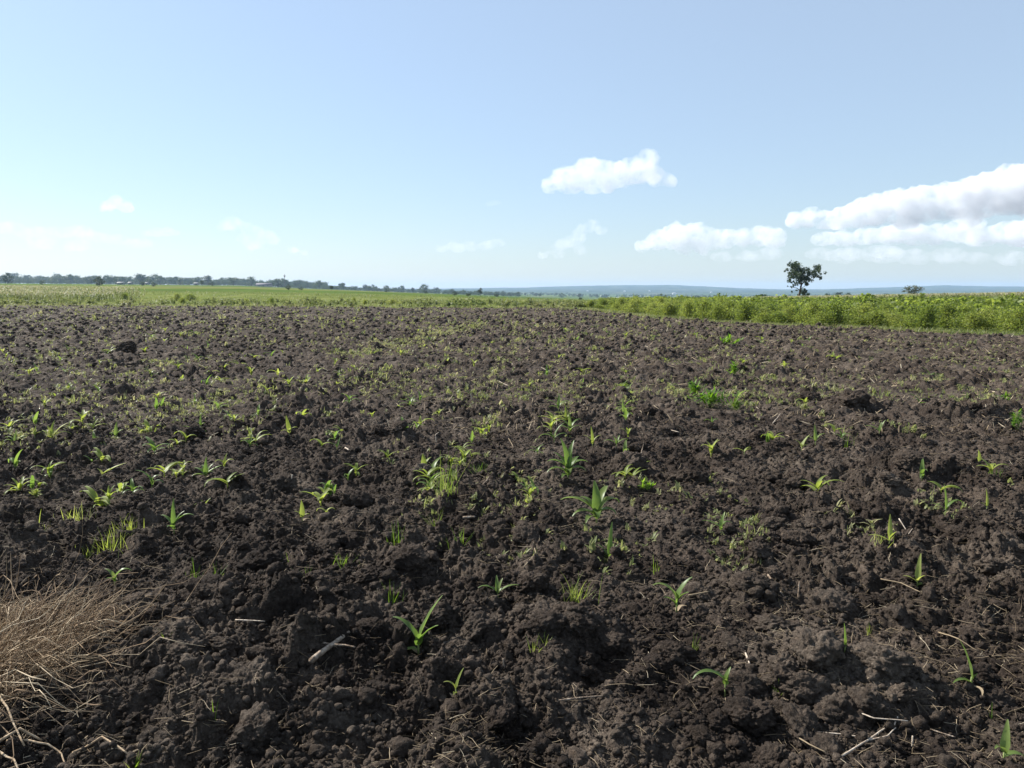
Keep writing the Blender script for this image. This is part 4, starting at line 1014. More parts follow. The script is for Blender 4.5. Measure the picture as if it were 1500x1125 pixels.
# single low bushes along the far edge of the field
for i, (px, py, hpx, wpx, lab) in enumerate([(187, 440, 10, 11, 'round dark green bush standing alone above the far field edge'), (146, 438, 9, 17, 'flat dark green bush beside the pale maize'),
        (262, 441, 9, 14, 'low green bush near the far field edge, right of the lone round bush'), (80, 440, 9, 15, 'low bush in front of the pale maize'),
        (281, 438, 8, 22, 'wide low green bush before the meadow'), (270, 446, 9, 14, 'small bush on the far rim of the ploughed soil'), (520, 447, 9, 9, 'pointed small bush on the far rim'),
        (536, 447, 7, 8, 'small bush right of the pointed one'), (400, 444, 9, 11, 'small bush on the far rim at the left'), (362, 445, 8, 12, 'spreading bush on the far rim at the left'),
        (575, 447, 7, 16, 'low wide bush on the far rim near the middle'), (661, 447, 6, 10, 'low dark bush on the far rim, first of a loose row'), (682, 447, 6, 9, 'low dark bush on the far rim, second of a loose row'),
        (700, 447, 6, 8, 'low dark bush on the far rim, third of a loose row'), (739, 447, 7, 9, 'dark round bush on the far rim near the middle'), (765, 447, 5, 10, 'flat bush on the far rim right of the round one'),
        (846, 447, 6, 12, 'small dark bush where the shrub stand thins out'), (803, 447, 5, 10, 'small green bush left of where the shrub stand thins')]):
    Y = 76 + 2 * (i % 3) if py > 442 else 100; x = (px - 750) / FPX * Y
    shrub(x, Y, hpx / FPX * Y * 1.15, wpx / FPX * Y * .95, i, lab, None, 'bush')

# low plants along the far edge and over the meadow behind
mb = MB()
T_ = [little(500 + k, 8, .14, 1.0, .9) for k in range(4)]
n = 26000
y = 64 + 120 * rng.random(n) ** 1.7; x = (rng.random(n) * 1.75 - .80) * y
ins = inside_field(x, y); k = (ins < .5) & (x / y < .16)
x, y = x[k], y[k]; n = len(x)
dn = .55 + .8 * fbm(x / 6, y / 6, 401, 3); k = rng.random(n) < dn; x, y = x[k], y[k]; n = len(x)
sz = (.22 + .35 * rng.random(n) ** 2) * np.clip(1 + .6 * fbm(x / 4, y / 4, 403, 2), .5, 1.6)
for j in range(4):
    s = slice(j, None, 4)
    scatter(mb, T_[j], np.stack([x, y, tz(x, y) - .03], 1)[s], sz[s], rng.random(len(x[s])) * 6.28)
# rougher herbs close to the edge
V_, Q_, _ = shrub_shape(398, 14, 110, .17)[1].arrays()
n = 2600
y = 64 + 26 * rng.random(n) ** 1.5; x = (rng.random(n) * 1.75 - .80) * y
k = (inside_field(x, y) < .8) & (x / y < .13) & (rng.random(n) < .45 + 1.1 * fbm(x / 9, y / 5, 421, 3)); x, y = x[k], y[k]; n = len(x)
scatter(mb, (V_, Q_, None), np.stack([x, y, tz(x, y) - .04], 1), (.35 + .5 * rng.random(n)), rng.random(n) * 6.28, zs=.6 + .5 * rng.random(n))
# grassy margin in front of the shrubs
n = 9000
y = 14 + 50 * rng.random(n) ** 1.3; x = np.interp(y, EX[:11, 1], EX[:11, 0]) + rng.random(n) * (1.9 + np.clip((33 - y) / 10, 0, 1)) - .25
sz = .09 + .16 * rng.random(n) ** 2
for j in range(4):
    s = slice(j, None, 4)
    scatter(mb, T_[j], np.stack([x, y, np.maximum(tz(x, y), -.12) - .02], 1)[s], sz[s], rng.random(len(x[s])) * 6.28)
o = mb.build('meadow_grass', M_CROP); tag(o, 'low green grass and herbs along the field edge and meadow', 'grass', kind='stuff')

# maize standing beyond the meadow at the left and behind the shrubs on the right
def maize_proto(seed):
    r = random.Random(seed); a, b = MB(), MB()
    v, q, t = tube([(0, 0, 0), (0, 0, .9)], [.012, .008], 3, False); a.add(v, q, t)
    for j in range(7):
        v, q = blade((0, 0, .2 + .1 * j), r.uniform(0, 6.28), .42, .055, R_(r.uniform(40, 75)), R_(r.uniform(40, 110)), 4, .1); a.add(v, q)
    for j in range(4):
        v, q = blade((0, 0, .86), r.uniform(0, 6.28), .2, .05, R_(r.uniform(50, 88)), R_(30), 2, .1); b.add(v, q)
    return a.arrays(), b.arrays()
def maize_field(x, y, h, name, label, tas):
    a, b = MB(), MB()
    pr = [maize_proto(600 + k) for k in range(3)]
    z = tz(x, y) - .03
    for j in range(3):
        s = slice(j, None, 3); yaw = rng.random(len(x[s])) * 6.28
        P = np.stack([x, y, z], 1)[s]
        scatter(a, pr[j][0], P, h[s], yaw)
        k = rng.random(len(yaw)) < tas
        scatter(b, pr[j][1], P[k], h[s][k] * 1.0, yaw[k])
    o = a.build(name, M_CROP); tag(o, label, 'maize', kind='stuff')
    child(b.build('tassel', M_TASSEL), o)['kind'] = 'stuff'
n = 9000
y = 92 + 62 * rng.random(n); x = (-.74 + (rng.random(n) ** 1.25) * .27) * y
k = rng.random(n) < np.clip(.42 + 1.1 * fbm(x / 7, y / 9, 411, 3), 0, 1) * np.clip((-.485 - x / y) / .06 + 1.4 * fbm(x / 5, y / 12, 413, 2) + .3, 0, 1); x, y = x[k], y[k]
maize_field(x, y, .9 + .4 * rng.random(len(x)), 'pale_maize', 'stand of maize with pale tassels beyond the far field edge at left', .95)
n = 9000
y = 75 + 75 * rng.random(n); x = (.30 + rng.random(n) * .48) * y
maize_field(x, y, np.interp(x / y, [.30, .5, .7], [.75, 1.0, 1.25]) * (.86 + .25 * rng.random(n)), 'tasselled_maize', 'maize with pale tassels showing above the shrubs on the right', .8)

# ------------------------------------------------------------------ trees
M_BARK = plain_mat('bark', [(.3, (.05, .04, .032)), (.7, (.12, .095, .07))], 4)
M_DARKLEAF = leaf_mat('dark tree leaf', [(0, (.018, .032, .012)), (.6, (.035, .055, .018)), (1, (.06, .085, .03))], trans=.22, spec=.3)
M_TREELEAF = leaf_mat('tree leaf', [(0, (.028, .045, .016)), (.6, (.05, .075, .022)), (1, (.085, .11, .035))], trans=.25)
M_GREYLEAF = leaf_mat('grey bush leaf', [(0, (.07, .08, .04)), (.6, (.12, .125, .07)), (1, (.18, .17, .1))], trans=.25)

# the lone tree, from its traced limbs and leaf clumps
TD = 150.
kx = TD / FPX / 10
def tp(X, Y, dy=0.): return np.array([(X - 690) * kx, dy, (690 - Y) * kx])
tx = (1100 + 68.5 - 750) / FPX * TD
tbase = CAMH - (439 - 424) / FPX * TD
lone = empty('tree', (tx, TD, tbase))
tag(lone, 'lone dark tree with a split crown standing behind the shrubs', 'tree')
lm, lf = MB(), MB()
def limb(pts, r0, r1):
    P = [tp(*p) for p in pts]
    out = []
    for a, b in zip(P[:-1], P[1:]):
        w = wobble_path(a, b, 4, .06); out += w if not out else w[1:]
    v, q, t = tube(out, np.linspace(r0, r1, len(out)), 7); lm.add(v, q, t)
limb([(676, 720), (680, 660), (686, 600), (694, 550), (706, 490), (712, 440)], .24, .13)
limb([(708, 480), (680, 420), (640, 350), (600, 280), (570, 210)], .12, .03)
limb([(712, 450, 0), (700, 380, .3), (690, 290, .5), (690, 200, .4)], .10, .02)
limb([(708, 480), (750, 410, -.3), (800, 340, -.4), (850, 280, -.3), (920, 230, 0)], .12, .03)
limb([(800, 345, -.3), (880, 370, 0), (940, 345, .2), (990, 360, .2)], .06, .02)
limb([(640, 350), (570, 370, .4), (500, 390, .6)], .05, .015)
limb([(692, 556), (650, 520, .2), (605, 512, .3), (572, 490, .2)], .09, .03)
limb([(700, 540), (740, 500, -.3), (790, 460, -.5)], .06, .02)
limb([(688, 600), (740, 600, -.2), (790, 600, -.3)], .05, .015)
for X, Y, r in [(555, 190, 48), (600, 240, 78), (560, 330, 72), (620, 330, 88), (670, 260, 62), (690, 190, 34), (650, 400, 68), (530, 385, 45), (715, 400, 62), (600, 180, 50), (520, 250, 38), (640, 210, 50),
                (770, 300, 52), (830, 270, 58), (900, 225, 58), (950, 250, 42), (900, 305, 52), (970, 335, 40), (985, 372, 24), (800, 370, 58), (860, 390, 44), (800, 450, 44), (740, 340, 52), (760, 400, 48),
                (770, 555, 32), (740, 600, 44), (805, 612, 24), (610, 562, 22), (580, 500, 18), (715, 615, 40), (600, 480, 16), (760, 580, 30), (565, 432, 22)]:
    m = int(r * r * .062) + 14
    for sub in range(max(4, r // 8)):            # clumps within the clump leave gaps
        d = rng.normal(size=3); d /= np.linalg.norm(d)
        c = tp(X, Y, rng.normal(0, .9)) + d * r * kx * (rng.random() ** .4) * .85
        p = c + rng.normal(size=(max(6, m // max(3, r // 9)), 3)) * r * kx * .24
        V, Q = rand_quads(p, .21, rng, 1.5); lf.add(V, Q)
child(lm.build('trunk', M_BARK), lone); child(lf.build('crown', M_DARKLEAF), lone)

def tree_shape(seed, kind):
    """unit height tree; returns trunk, crown"""
    r = np.random.default_rng(seed); rr = random.Random(seed); tk, cr = MB(), MB()
    if kind == 'round': th, cw, ch, cz, n = .22, .42, .36, .6, 16
    elif kind == 'flat': th, cw, ch, cz, n = .5, .55, .17, .8, 16
    elif kind == 'tall': th, cw, ch, cz, n = .35, .22, .36, .65, 12
    else: th, cw, ch, cz, n = .08, .55, .42, .5, 18
    v, q, t = tube(wobble_path((0, 0, -.08), (rr.gauss(0, .03), 0, cz), 6, .1, rr), np.linspace(.035, .012, 6), 6); tk.add(v, q, t)
    for i in range(n):
        d = r.normal(size=3); d /= np.linalg.norm(d)
        c = np.array([0, 0, cz]) + d * np.array([cw, cw, ch]) * (.35 + .62 * r.random())
        if i < 5:
            v, q, t = tube([(0, 0, th + .05 * i), np.array([c[0] * .5, c[1] * .5, (c[2] + th) * .5]), c], [.016, .011, .005], 4); tk.add(v, q, t)
        s = r.uniform(.09, .17)
        p = c + r.normal(size=(58, 3)) * s * np.array([.7, .7, .5])
        V, Q = rand_quads(p, .062, r, 1.3); cr.add(V, Q)
    return tk, cr
TP = {}
for kind, seeds in (('round', (1, 2, 3, 4)), ('flat', (11, 12)), ('tall', (21, 22)), ('bush', (31, 32, 33))):
    TP[kind] = []
    for s in seeds:
        a, b = tree_shape(700 + s, kind); TP[kind].append((a.mesh('trunk', M_BARK), b.mesh('crown', M_TREELEAF), b.mesh('crown', M_GREYLEAF), b.mesh('crown', M_DARKLEAF)))
def tree(px, Y, h, kind, label, group=None, w=1., leaf=1, name='tree', z=None):
    x = (px - 750) / FPX * Y
    o = empty(name, (x, Y, (tz1(x, Y) if z is None else z) - .02 * h), random.uniform(0, 6.28)); o.scale = (h * w, h * w, h)
    a = random.choice(TP[kind])
    child(link('trunk', a[0]), o); child(link('crown', a[leaf]), o)
    return tag(o, label, 'bush' if name == 'bush' else 'tree', group)

tree(1332, 200, 3.2, 'bush', 'rounded grey bush rising above the maize on the right', leaf=2, w=1.3, name='bush', z=CAMH - (433 - 424) / FPX * 200)
tree(1115, 160, 1.6, 'bush', 'low dark bush peeking over the shrubs left of the lone tree', leaf=1, w=1.5, name='bush', z=CAMH - (441 - 424) / FPX * 160)
def hand(px, base, hpx, kind, label, w=1., leaf=3, Y=None):
    """stand it on the slope where that photo row meets the ground"""
    if Y is None:
        ys = np.geomspace(160, 1500, 120); zz = tz((px - 750) / FPX * ys, ys)
        rw = 424 + (CAMH - zz) / ys * FPX; Y = float(ys[np.argmin(np.abs(rw - base))])
    return tree(px, Y, hpx / FPX * Y, kind, label, None, w, leaf)
hand(17, 416, 17, 'bush', 'dense dark round tree near the left edge, lowest of its trio', .95)
hand(25, 412, 16, 'round', 'dark spreading tree behind the dense one near the left edge', 1.2)
hand(46, 412, 13, 'round', 'round bluish tree just right of the left edge pair', 1.1)
hand(88, 413, 15, 'round', 'dark tree with an uneven top on the left ridge', 1.15)
hand(80, 413, 8, 'bush', 'low dark tree at the foot of the uneven topped one', 1.2)
hand(68, 418, 8, 'bush', 'small green bush standing in the meadow on the left', 1.0, 1)
hand(150, 420, 16, 'bush', 'dense dark cube shaped tree standing before the left ridge', 1.0)
hand(178, 416, 9, 'round', 'rounded tree between the cube shaped tree and the pale roof', 1.3)
hand(213, 419, 8, 'bush', 'squat tree right of the pale roof', 1.1)
hand(229, 420, 7, 'bush', 'squat low tree second right of the pale roof', 1.2)
hand(300, 419, 8, 'round', 'small dark tree in front of the ridge, left of middle', 1.1)
hand(314, 419, 6, 'bush', 'low dark shrubby tree in front of the ridge, left of middle', 1.6)
hand(425, 425, 9, 'bush', 'dark compact tree under the thin mast', 1.0)
hand(443, 425, 5, 'bush', 'low dark tree right of the thin mast', 1.4)
hand(487, 426, 9, 'round', 'slim dark tree standing by itself on the middle ridge', .8)
hand(568, 428, 4, 'bush', 'small flat dark tree on the middle slope', 2.0)
hand(624, 430, 5, 'bush', 'flat topped dark tree on the middle slope', 2.0)
hand(667, 433, 7, 'bush', 'dark rounded tree above the middle of the field', 1.3)
hand(686, 434, 6, 'bush', 'dark low tree right of the rounded middle one', 1.4)
hand(704, 434, 13, 'tall', 'thin tall tree rising over the middle tree row', .9)
hand(728, 435, 6, 'bush', 'dark low tree at the right end of the middle row', 1.4)
hand(850, 440, 5, 'bush', 'dark compact tree in the valley right of middle', 1.2)

kinds = ('round', 'round', 'bush', 'bush', 'round')
def belt(n, p0, p1, Y0, Y1, h0, h1, label, group, leaf=(1, 1, 3), kk=kinds):
    for i in range(n):
        px = random.uniform(p0, p1); Y = math.exp(random.uniform(math.log(Y0), math.log(Y1)))
        tree(px, Y, random.uniform(h0, h1), random.choice(kk), label, group, random.uniform(.85, 1.3), random.choice(leaf))
belt(105, -40, 420, 1000, 1700, 8, 17, 'bluish tree among many on the left ridge', 'trees along the left ridge')
belt(45, 400, 640, 1000, 1700, 6, 12, 'bluish small tree on the middle part of the ridge', 'trees along the middle ridge')
belt(50, 640, 1130, 1100, 2300, 5, 11, 'small dark tree down in the valley', 'trees in the valley', kk=('round', 'bush', 'bush', 'round'))
belt(26, 1100, 1300, 700, 1500, 4, 9, 'hazy tree in the valley beside the lone tree', 'trees in the valley beside the lone tree')
# the woods behind, one mass
mb = MB()
src = [tree_shape(900 + k, kd)[1].arrays() for k, kd in enumerate(('round', 'bush', 'round'))]
for n, p0, p1, Y0, Y1, h0, h1 in ((900, -120, 520, 1100, 1800, 4, 8), (300, 420, 760, 1100, 1900, 3, 6), (520, -120, 480, 1200, 1900, 8, 16), (240, 440, 760, 1200, 2100, 6, 10), (620, 700, 1600, 1900, 3400, 5, 10)):
    px = p0 + (p1 - p0) * rng.random(n); Y = Y0 * (Y1 / Y0) ** rng.random(n); x = (px - 750) / FPX * Y
    h = h0 + (h1 - h0) * rng.random(n)
    for j in range(3):
        s = slice(j, None, 3)
        scatter(mb, (src[j][0], src[j][1], None), np.stack([x, Y, tz(x, Y) - .5], 1)[s], h[s], rng.random(len(h[s])) * 6.28)
o = mb.build('far_woods', M_TREELEAF); tag(o, 'far belt of woods along the ridge and over the valley', 'woods', kind='stuff')

# ------------------------------------------------------------------ far houses, mast
M_WALLW = plain_mat('whitewash', [(.3, (.62, .6, .56)), (.7, (.78, .76, .72))], .6)
M_WALLG = plain_mat('grey plaster', [(.3, (.24, .23, .22)), (.7, (.34, .33, .31))], .6)
M_TIN = plain_mat('tin roof', [(.3, (.36, .36, .36)), (.7, (.55, .55, .55))], .8, .6, .3)
M_DULLTIN = plain_mat('weathered tin roof', [(.3, (.2, .2, .2)), (.7, (.3, .29, .28))], .8, .8, .1)
M_RUST = plain_mat('grey roof', [(.3, (.12, .11, .12)), (.7, (.2, .18, .19))], .8)
def house(px, Y, Lw, D, H, label, roof=None, rz=None):
    x = (px - 750) / FPX * Y
    o = empty('house', (x, Y, tz1(x, Y) - .1), random.uniform(-.4, .4) if rz is None else rz); tag(o, label, 'house')
    a, b = Lw / 2, D / 2
    mb = MB()
    mb.add([(-a, -b, 0), (a, -b, 0), (a, b, 0), (-a, b, 0), (-a, -b, H), (a, -b, H), (a, b, H), (-a, b, H), (-a, 0, H + D * .24), (a, 0, H + D * .24)],
           [(0, 1, 5, 4), (1, 2, 6, 5), (2, 3, 7, 6), (3, 0, 4, 7)], [(4, 7, 8), (5, 9, 6)])
    child(mb.build('wall', M_WALLW if Y > 1400 else M_WALLG, smooth=False), o)
    mb = MB(); e = .4; zr = H + D * .24
    for s in (-1, 1):
        q = [(-a - e, s * (b + e), H - e * .48 + .05), (a + e, s * (b + e), H - e * .48 + .05), (a + e, 0, zr + .05), (-a - e, 0, zr + .05)]
        mb.add(q + [(p[0], p[1], p[2] + .14) for p in q], [(0, 1, 2, 3), (4, 5, 6, 7), (0, 1, 5, 4), (1, 2, 6, 5), (2, 3, 7, 6), (3, 0, 4, 7)])
    child(mb.build('roof', roof or (M_TIN if Y > 1400 else M_DULLTIN), smooth=False), o)
    for i, wx in enumerate((-.28, .28)):
        mb = MB(); w = .55
        xx = wx * Lw
        c = [(xx - w, -b - .03, H * .4), (xx + w, -b - .03, H * .4), (xx + w, -b - .03, H * .8), (xx - w, -b - .03, H * .8)]
        mb.add(c + [(p[0], -b + .02, p[2]) for p in c], [(0, 1, 2, 3), (0, 1, 5, 4), (1, 2, 6, 5), (2, 3, 7, 6), (3, 0, 4, 7)]); child(mb.build('window', M_RUST, smooth=False), o)
    mb = MB(); c = [(-.5, -b - .03, 0), (.5, -b - .03, 0), (.5, -b - .03, H * .75), (-.5, -b - .03, H * .75)]
    mb.add(c + [(p[0], -b + .02, p[2]) for p in c], [(0, 1, 2, 3), (1, 2, 6, 5), (2, 3, 7, 6), (3, 0, 4, 7)]); child(mb.build('door', M_RUST, smooth=False), o)
for a in [(182, 640, 5, 3, 1.5, 'low house with a pale roof among the trees of the left ridge'), (196, 700, 3.4, 3, 1.7, 'small whitish house just right of the pale roofed one'),
          (291, 760, 3.6, 3, 1.8, 'small pale house among the ridge trees, left of middle'), (220, 780, 3.4, 3, 1.8, 'small pale house higher on the left ridge'),
          (390, 900, 17, 7, 2.4, 'long grey roofed shed on the crest left of the mast', M_RUST, 0),
          (846, 2400, 15, 8, 5, 'white house in the valley, left of the hill foot'), (881, 2350, 14, 8, 5, 'white house in the valley below the hill crest'),
          (892, 1700, 12, 6, 4, 'pale house low in the valley behind the shrub tips'), (905, 1750, 12, 6, 4, 'pale house low in the valley, second behind the shrub tips'),
          (925, 1500, 6, 5, 3, 'tiny pale house low in the valley right of the pair'), (986, 3600, 26, 12, 8, 'biggest white house on the slope of the far hill'),
          (1004, 1600, 12, 6, 4, 'white house in the valley below the end of the hill'), (914, 4200, 16, 10, 6, 'small white house up on the far hill'),
          (950, 4300, 14, 10, 6, 'tiny white house up on the far hill, right of the other'), (860, 4200, 14, 10, 6, 'tiny white house on the left flank of the far hill'), (1040, 4000, 14, 10, 6, 'tiny white house on the right flank of the far hill')]:
    house(*((a[0], a[1]) + tuple(v * .66 for v in a[2:5]) + a[5:] if a[1] > 1400 else a))
mx, mY = (420 - 750) / FPX * 880, 880.
mast = empty('mast', (mx, mY, tz1(mx, mY))); tag(mast, 'thin mast rising from the ridge beside the grey roofed shed', 'mast')
mb = MB(); v, q, t = tube([(0, 0, -1), (0, 0, 15)], [.35, .2], 6); mb.add(v, q, t); child(mb.build('pole', M_RUST), mast)
mb = MB(); v, q, t = tube([(-1.2, 0, 13.4), (1.2, 0, 13.4)], [.2, .2], 6); mb.add(v, q, t); child(mb.build('crossbar', M_RUST), mast)
mb = MB(); v, q, t = tube([(0, 0, 11.6), (0, 0, 13.0)], [.7, .7], 8); mb.add(v, q, t); child(mb.build('antenna', M_RUST), mast)
# ------------------------------------------------------------------ air
HAZE_D = 1.15e-4
m, nt = newmat('hazy air')
pv = N(nt, 'ShaderNodeVolumePrincipled'); pv.inputs['Color'].default_value = (.50, .70, 1.0, 1); pv.inputs['Density'].default_value = HAZE_D; pv.inputs['Anisotropy'].default_value = .15
out = N(nt, 'ShaderNodeOutputMaterial'); L(nt, pv.outputs[0], out.inputs['Volume'])
mb = MB()
X0, X1, Y0, Y1, Z0, Z1 = -8000, 8000, -8000, 8000, -120, 62
mb.add([(X0, Y0, Z0), (X1, Y0, Z0), (X1, Y1, Z0), (X0, Y1, Z0), (X0, Y0, Z1), (X1, Y0, Z1), (X1, Y1, Z1), (X0, Y1, Z1)],
       [(0, 3, 2, 1), (4, 5, 6, 7), (0, 1, 5, 4), (1, 2, 6, 5), (2, 3, 7, 6), (3, 0, 4, 7)])
o = mb.build('haze', m, smooth=False); tag(o, 'thin pale haze lying over the whole plain', 'haze', kind='stuff')

# ------------------------------------------------------------------ clouds: volumes with puffy outlines
def cloud_mat(name, dens, scale, thr, soft, aniso=.15):
    m, nt = newmat(name)
    geo = N(nt, 'ShaderNodeTexCoord')
    tn = N(nt, 'ShaderNodeTexNoise'); tn.inputs['Scale'].default_value = scale; tn.inputs['Detail'].default_value = 5; tn.inputs['Roughness'].default_value = .6
    L(nt, geo.outputs['Object'], tn.inputs['Vector'])
    mr = N(nt, 'ShaderNodeMapRange'); mr.inputs['From Min'].default_value = thr; mr.inputs['From Max'].default_value = thr + soft; mr.inputs['To Max'].default_value = dens
    L(nt, tn.outputs['Fac'], mr.inputs['Value'])
    pv = N(nt, 'ShaderNodeVolumePrincipled'); pv.inputs['Color'].default_value = (.92, .925, .945, 1); pv.inputs['Anisotropy'].default_value = aniso
    L(nt, mr.outputs[0], pv.inputs['Density'])
    out = N(nt, 'ShaderNodeOutputMaterial'); L(nt, pv.outputs[0], out.inputs['Volume'])
    return m

def cloud(blobs, D, label, dens, flat=None, thr=.36, soft=.3, group=None, depth=.8, rough=1., seed=1, scale=None, wide=1.15):
    """blobs: photo x, y, radius in photo pixels; the cloud stands D metres away"""
    k = D / FPX
    cx = sum(b[0] for b in blobs) / len(blobs); cy = sum(b[1] for b in blobs) / len(blobs)
    r_ = ray(cx, cy); c = np.array([0, 0, CAMH]) + r_ / r_[1] * D
    rs = random.Random(seed); mb = MB(); sv, st = ico(3)
    zmin = -(flat - cy) * k if flat else None
    for (x, y, r) in blobs:
        for rep in range(2):
            p = np.array([(x - cx) * k, rs.gauss(0, .35) * r * k * (1 + rep), (cy - y) * k])
            mb.add(sv * np.array([r * wide, r * depth, r]) * k * (1 if rep == 0 else .8) + p, None, st)
    me = mb.mesh('cloud', None)
    tmp = bpy.data.objects.new('cloud_tmp', me); col.objects.link(tmp)
    rm = tmp.modifiers.new('r', 'REMESH'); rm.mode = 'VOXEL'; rm.voxel_size = max(3.2 * k, .1); rm.use_smooth_shade = True
    dg = bpy.context.evaluated_depsgraph_get()
    ev = tmp.evaluated_get(dg).to_mesh()
    V = np.zeros(len(ev.vertices) * 3, F32); ev.vertices.foreach_get('co', V); V = V.reshape(-1, 3).astype(float)
    Nn = np.zeros(len(ev.vertices) * 3, F32); ev.vertices.foreach_get('normal', Nn); Nn = Nn.reshape(-1, 3)
    me2 = bpy.data.meshes.new_from_object(tmp.evaluated_get(dg))
    bpy.data.objects.remove(tmp)
    u = V / k
    disp = 7 * np.abs(g3(u / 22, 800 + seed)) + 4.5 * np.abs(g3(u / 9.5, 820 + seed)) + 2.2 * g3(u / 4.5, 840 + seed) - 2.0
    V = V + Nn * (disp * rough * k)[:, None]
    if zmin is not None: V[:, 2] = np.where(V[:, 2] < zmin, zmin + (V[:, 2] - zmin) * .25, V[:, 2])
    me2.vertices.foreach_set('co', V.astype(F32).ravel()); me2.update()
    me2.materials.clear(); me2.materials.append(cloud_mat('cloud', dens / k, (scale or .06) / k, thr, soft))
    o = link('cloud', me2); o.location = c
    return tag(o, label, 'cloud', group)

D1 = 12000.
cloud([(812, 268, 13), (826, 262, 18), (845, 262, 20), (862, 254, 22), (885, 258, 24), (905, 256, 20), (922, 252, 20), (940, 252, 18), (960, 258, 14), (978, 262, 10), (940, 236, 12), (948, 226, 9), (955, 234, 10), (870, 272, 14), (890, 274, 12), (838, 272, 14)],
      D1, 'bright lone cloud with a small hook on its top, high over the middle', .055, flat=282, seed=1)
cloud([(945, 360, 10), (965, 352, 16), (990, 346, 20), (1015, 346, 20), (1040, 350, 16), (1062, 350, 16), (1085, 350, 14), (1110, 346, 16), (1135, 348, 16), (1000, 360, 14), (1030, 362, 12)],
      D1 * 1.2, 'low white cloud bank left of the lone tree', .07, flat=374, seed=2)
cloud([(1170, 322, 12), (1190, 318, 15), (1215, 322, 15), (1240, 320, 18), (1265, 312, 22), (1290, 306, 24), (1320, 302, 26), (1350, 300, 28), (1380, 296, 28), (1410, 292, 30), (1440, 286, 32), (1470, 282, 34), (1500, 280, 36), (1535, 280, 40), (1580, 285, 40), (1468, 258, 16), (1490, 256, 14), (1510, 252, 20), (1330, 316, 22), (1420, 306, 24)],
      D1 * 1.05, 'long rising cloud bank on the right, largest of the sky', .095, flat=334, seed=3)
cloud([(1210, 350, 12), (1240, 350, 14), (1275, 346, 14), (1310, 344, 16), (1345, 344, 16), (1370, 344, 16), (1405, 340, 16), (1440, 346, 16), (1480, 340, 18), (1510, 344, 24), (1550, 346, 26), (1415, 330, 12)],
      D1 * 1.35, 'grey bottomed cloud bank under the largest one', .085, flat=360, seed=4, wide=1.7)
cloud([(1200, 372, 10), (1240, 374, 12), (1290, 372, 14), (1340, 376, 12), (1390, 374, 12), (1430, 378, 10), (1480, 378, 12), (1530, 376, 14), (1130, 372, 10), (1100, 376, 9), (1060, 376, 8)],
      D1 * 1.6, 'thin pale cloud layer low over the right horizon', .03, seed=5, rough=.7, wide=2.4)
cloud([(160, 302, 9), (172, 297, 10), (182, 302, 10), (192, 305, 6), (150, 306, 5)], D1, 'small white puff of cloud alone on the left', .045, flat=311, seed=6, rough=.6)
cloud([(215, 342, 6), (230, 340, 8), (246, 340, 8), (256, 342, 5)], D1 * 1.2, 'faint small cloud below and right of the left puff', .028, seed=7, rough=.6, wide=1.6)
cloud([(330, 332, 8), (345, 328, 9), (362, 334, 9), (375, 340, 9), (390, 346, 9), (358, 350, 8), (366, 362, 6), (376, 358, 7), (400, 352, 8), (428, 366, 7), (445, 369, 5)], D1 * 1.25, 'broken faint cloud sloping down at the left', .025, seed=8, rough=.9, wide=1.5)
cloud([(648, 364, 6), (668, 362, 8), (690, 360, 8), (712, 360, 7), (728, 356, 7)], D1 * 1.4, 'faint flat cloud low over the middle', .025, seed=9, rough=.7, wide=2.0)
cloud([(716, 298, 5), (726, 297, 5), (732, 298, 3)], D1, 'tiny wisp of cloud above the faint flat one', .02, seed=10, rough=.4, wide=1.6)
cloud([(820, 358, 8), (835, 354, 9), (848, 350, 8), (852, 336, 8), (866, 332, 9), (880, 338, 8), (845, 342, 7), (808, 366, 6), (796, 374, 6), (820, 372, 7), (850, 366, 8)], D1 * 1.3, 'ragged pale cloud left of the low white bank', .032, seed=11, rough=.9, wide=1.4)
cloud([(20, 334, 10), (50, 342, 11), (85, 340, 10), (115, 340, 10), (140, 348, 10), (170, 352, 9), (60, 356, 10), (110, 360, 9), (200, 356, 9)], D1 * 1.5, 'veil of thin cloud low over the left ridge', .016, seed=12, rough=.8, wide=2.4)

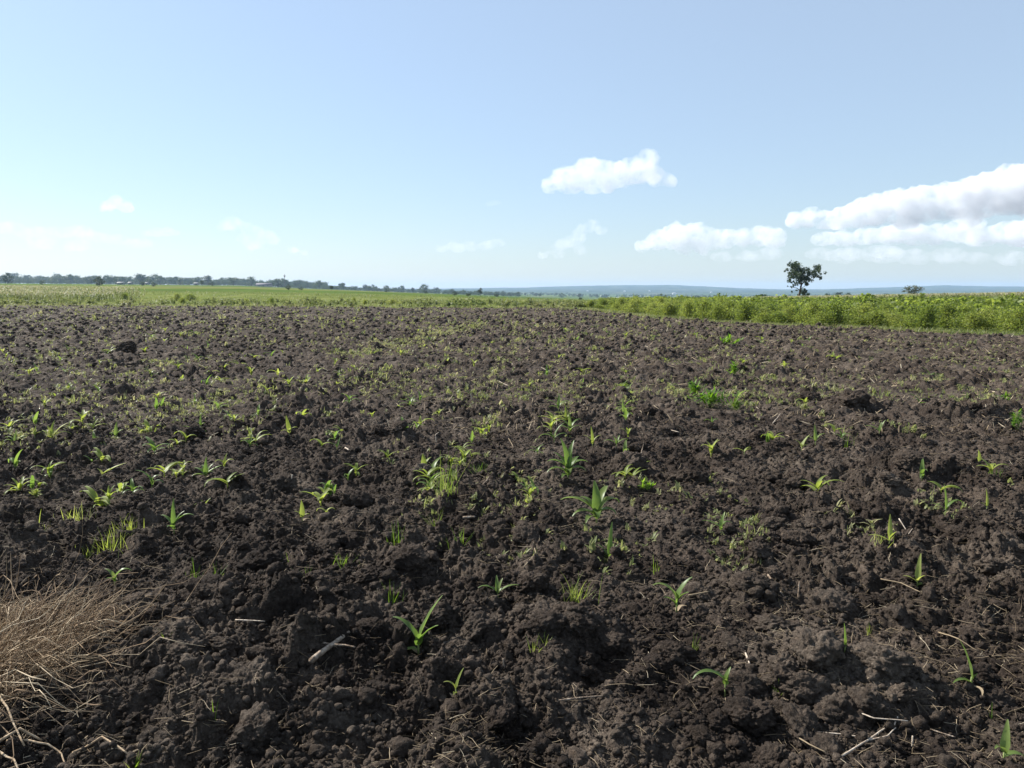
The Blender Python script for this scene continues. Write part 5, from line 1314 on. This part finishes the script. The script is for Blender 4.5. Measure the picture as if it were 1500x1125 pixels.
# ------------------------------------------------------------------ light
SUN_AZ, SUN_EL = R_(-58), R_(38)         # azimuth from straight ahead, to the left
sd = np.array([math.sin(SUN_AZ) * math.cos(SUN_EL), math.cos(SUN_AZ) * math.cos(SUN_EL), math.sin(SUN_EL)])
sl = bpy.data.lights.new('sun', 'SUN'); sl.energy = 5.0; sl.angle = R_(.53); sl.color = (1, .96, .89)
so = bpy.data.objects.new('sun', sl); col.objects.link(so)
so.rotation_euler = Vector(tuple(sd)).to_track_quat('Z', 'Y').to_euler(); so.location = tuple(sd * 50)
w = bpy.data.worlds.new('World'); sc.world = w; w.use_nodes = True
nt = w.node_tree; nt.nodes.clear()
sky = nt.nodes.new('ShaderNodeTexSky'); sky.sky_type = 'NISHITA'; sky.sun_disc = False
sky.sun_elevation = SUN_EL; sky.sun_rotation = SUN_AZ; sky.altitude = 100; sky.air_density = 1.15; sky.dust_density = .45; sky.ozone_density = 6.0
bg = nt.nodes.new('ShaderNodeBackground'); bg.inputs[1].default_value = .073
wo = nt.nodes.new('ShaderNodeOutputWorld')
veil = N(nt, 'ShaderNodeMix', data_type='RGBA'); veil.inputs[0].default_value = .42; veil.inputs[7].default_value = (5.5, 6.4, 7.3, 1)   # a thin high veil pales the blue
L(nt, sky.outputs[0], veil.inputs[6]); L(nt, veil.outputs[2], bg.inputs[0]); L(nt, bg.outputs[0], wo.inputs[0])

# ------------------------------------------------------------------ camera
cd = bpy.data.cameras.new('camera'); cam = bpy.data.objects.new('camera', cd); col.objects.link(cam)
cam.location = (0, 0, CAMH); cam.rotation_euler = (R_(90) - PITCH, 0, 0)
cd.sensor_width = 36; cd.lens = 36 * FPX / 1500; cd.clip_start = .05; cd.clip_end = 100000
sc.camera = cam

vs = sc.view_settings
sc.display_settings.display_device = 'sRGB'
vs.view_transform = 'Standard'; vs.look = 'None'; vs.gamma = 1; vs.exposure = .97; vs.use_curve_mapping = False
cy = sc.cycles
cy.max_bounces = 6; cy.diffuse_bounces = 3; cy.glossy_bounces = 2; cy.transmission_bounces = 3; cy.volume_bounces = 4; cy.transparent_max_bounces = 8
cy.sample_clamp_indirect = 4; cy.use_denoising = True; cy.denoiser = 'OPENIMAGEDENOISE'; cy.denoising_input_passes = 'RGB_ALBEDO_NORMAL'; cy.denoising_prefilter = 'ACCURATE'
cy.volume_max_steps = 256
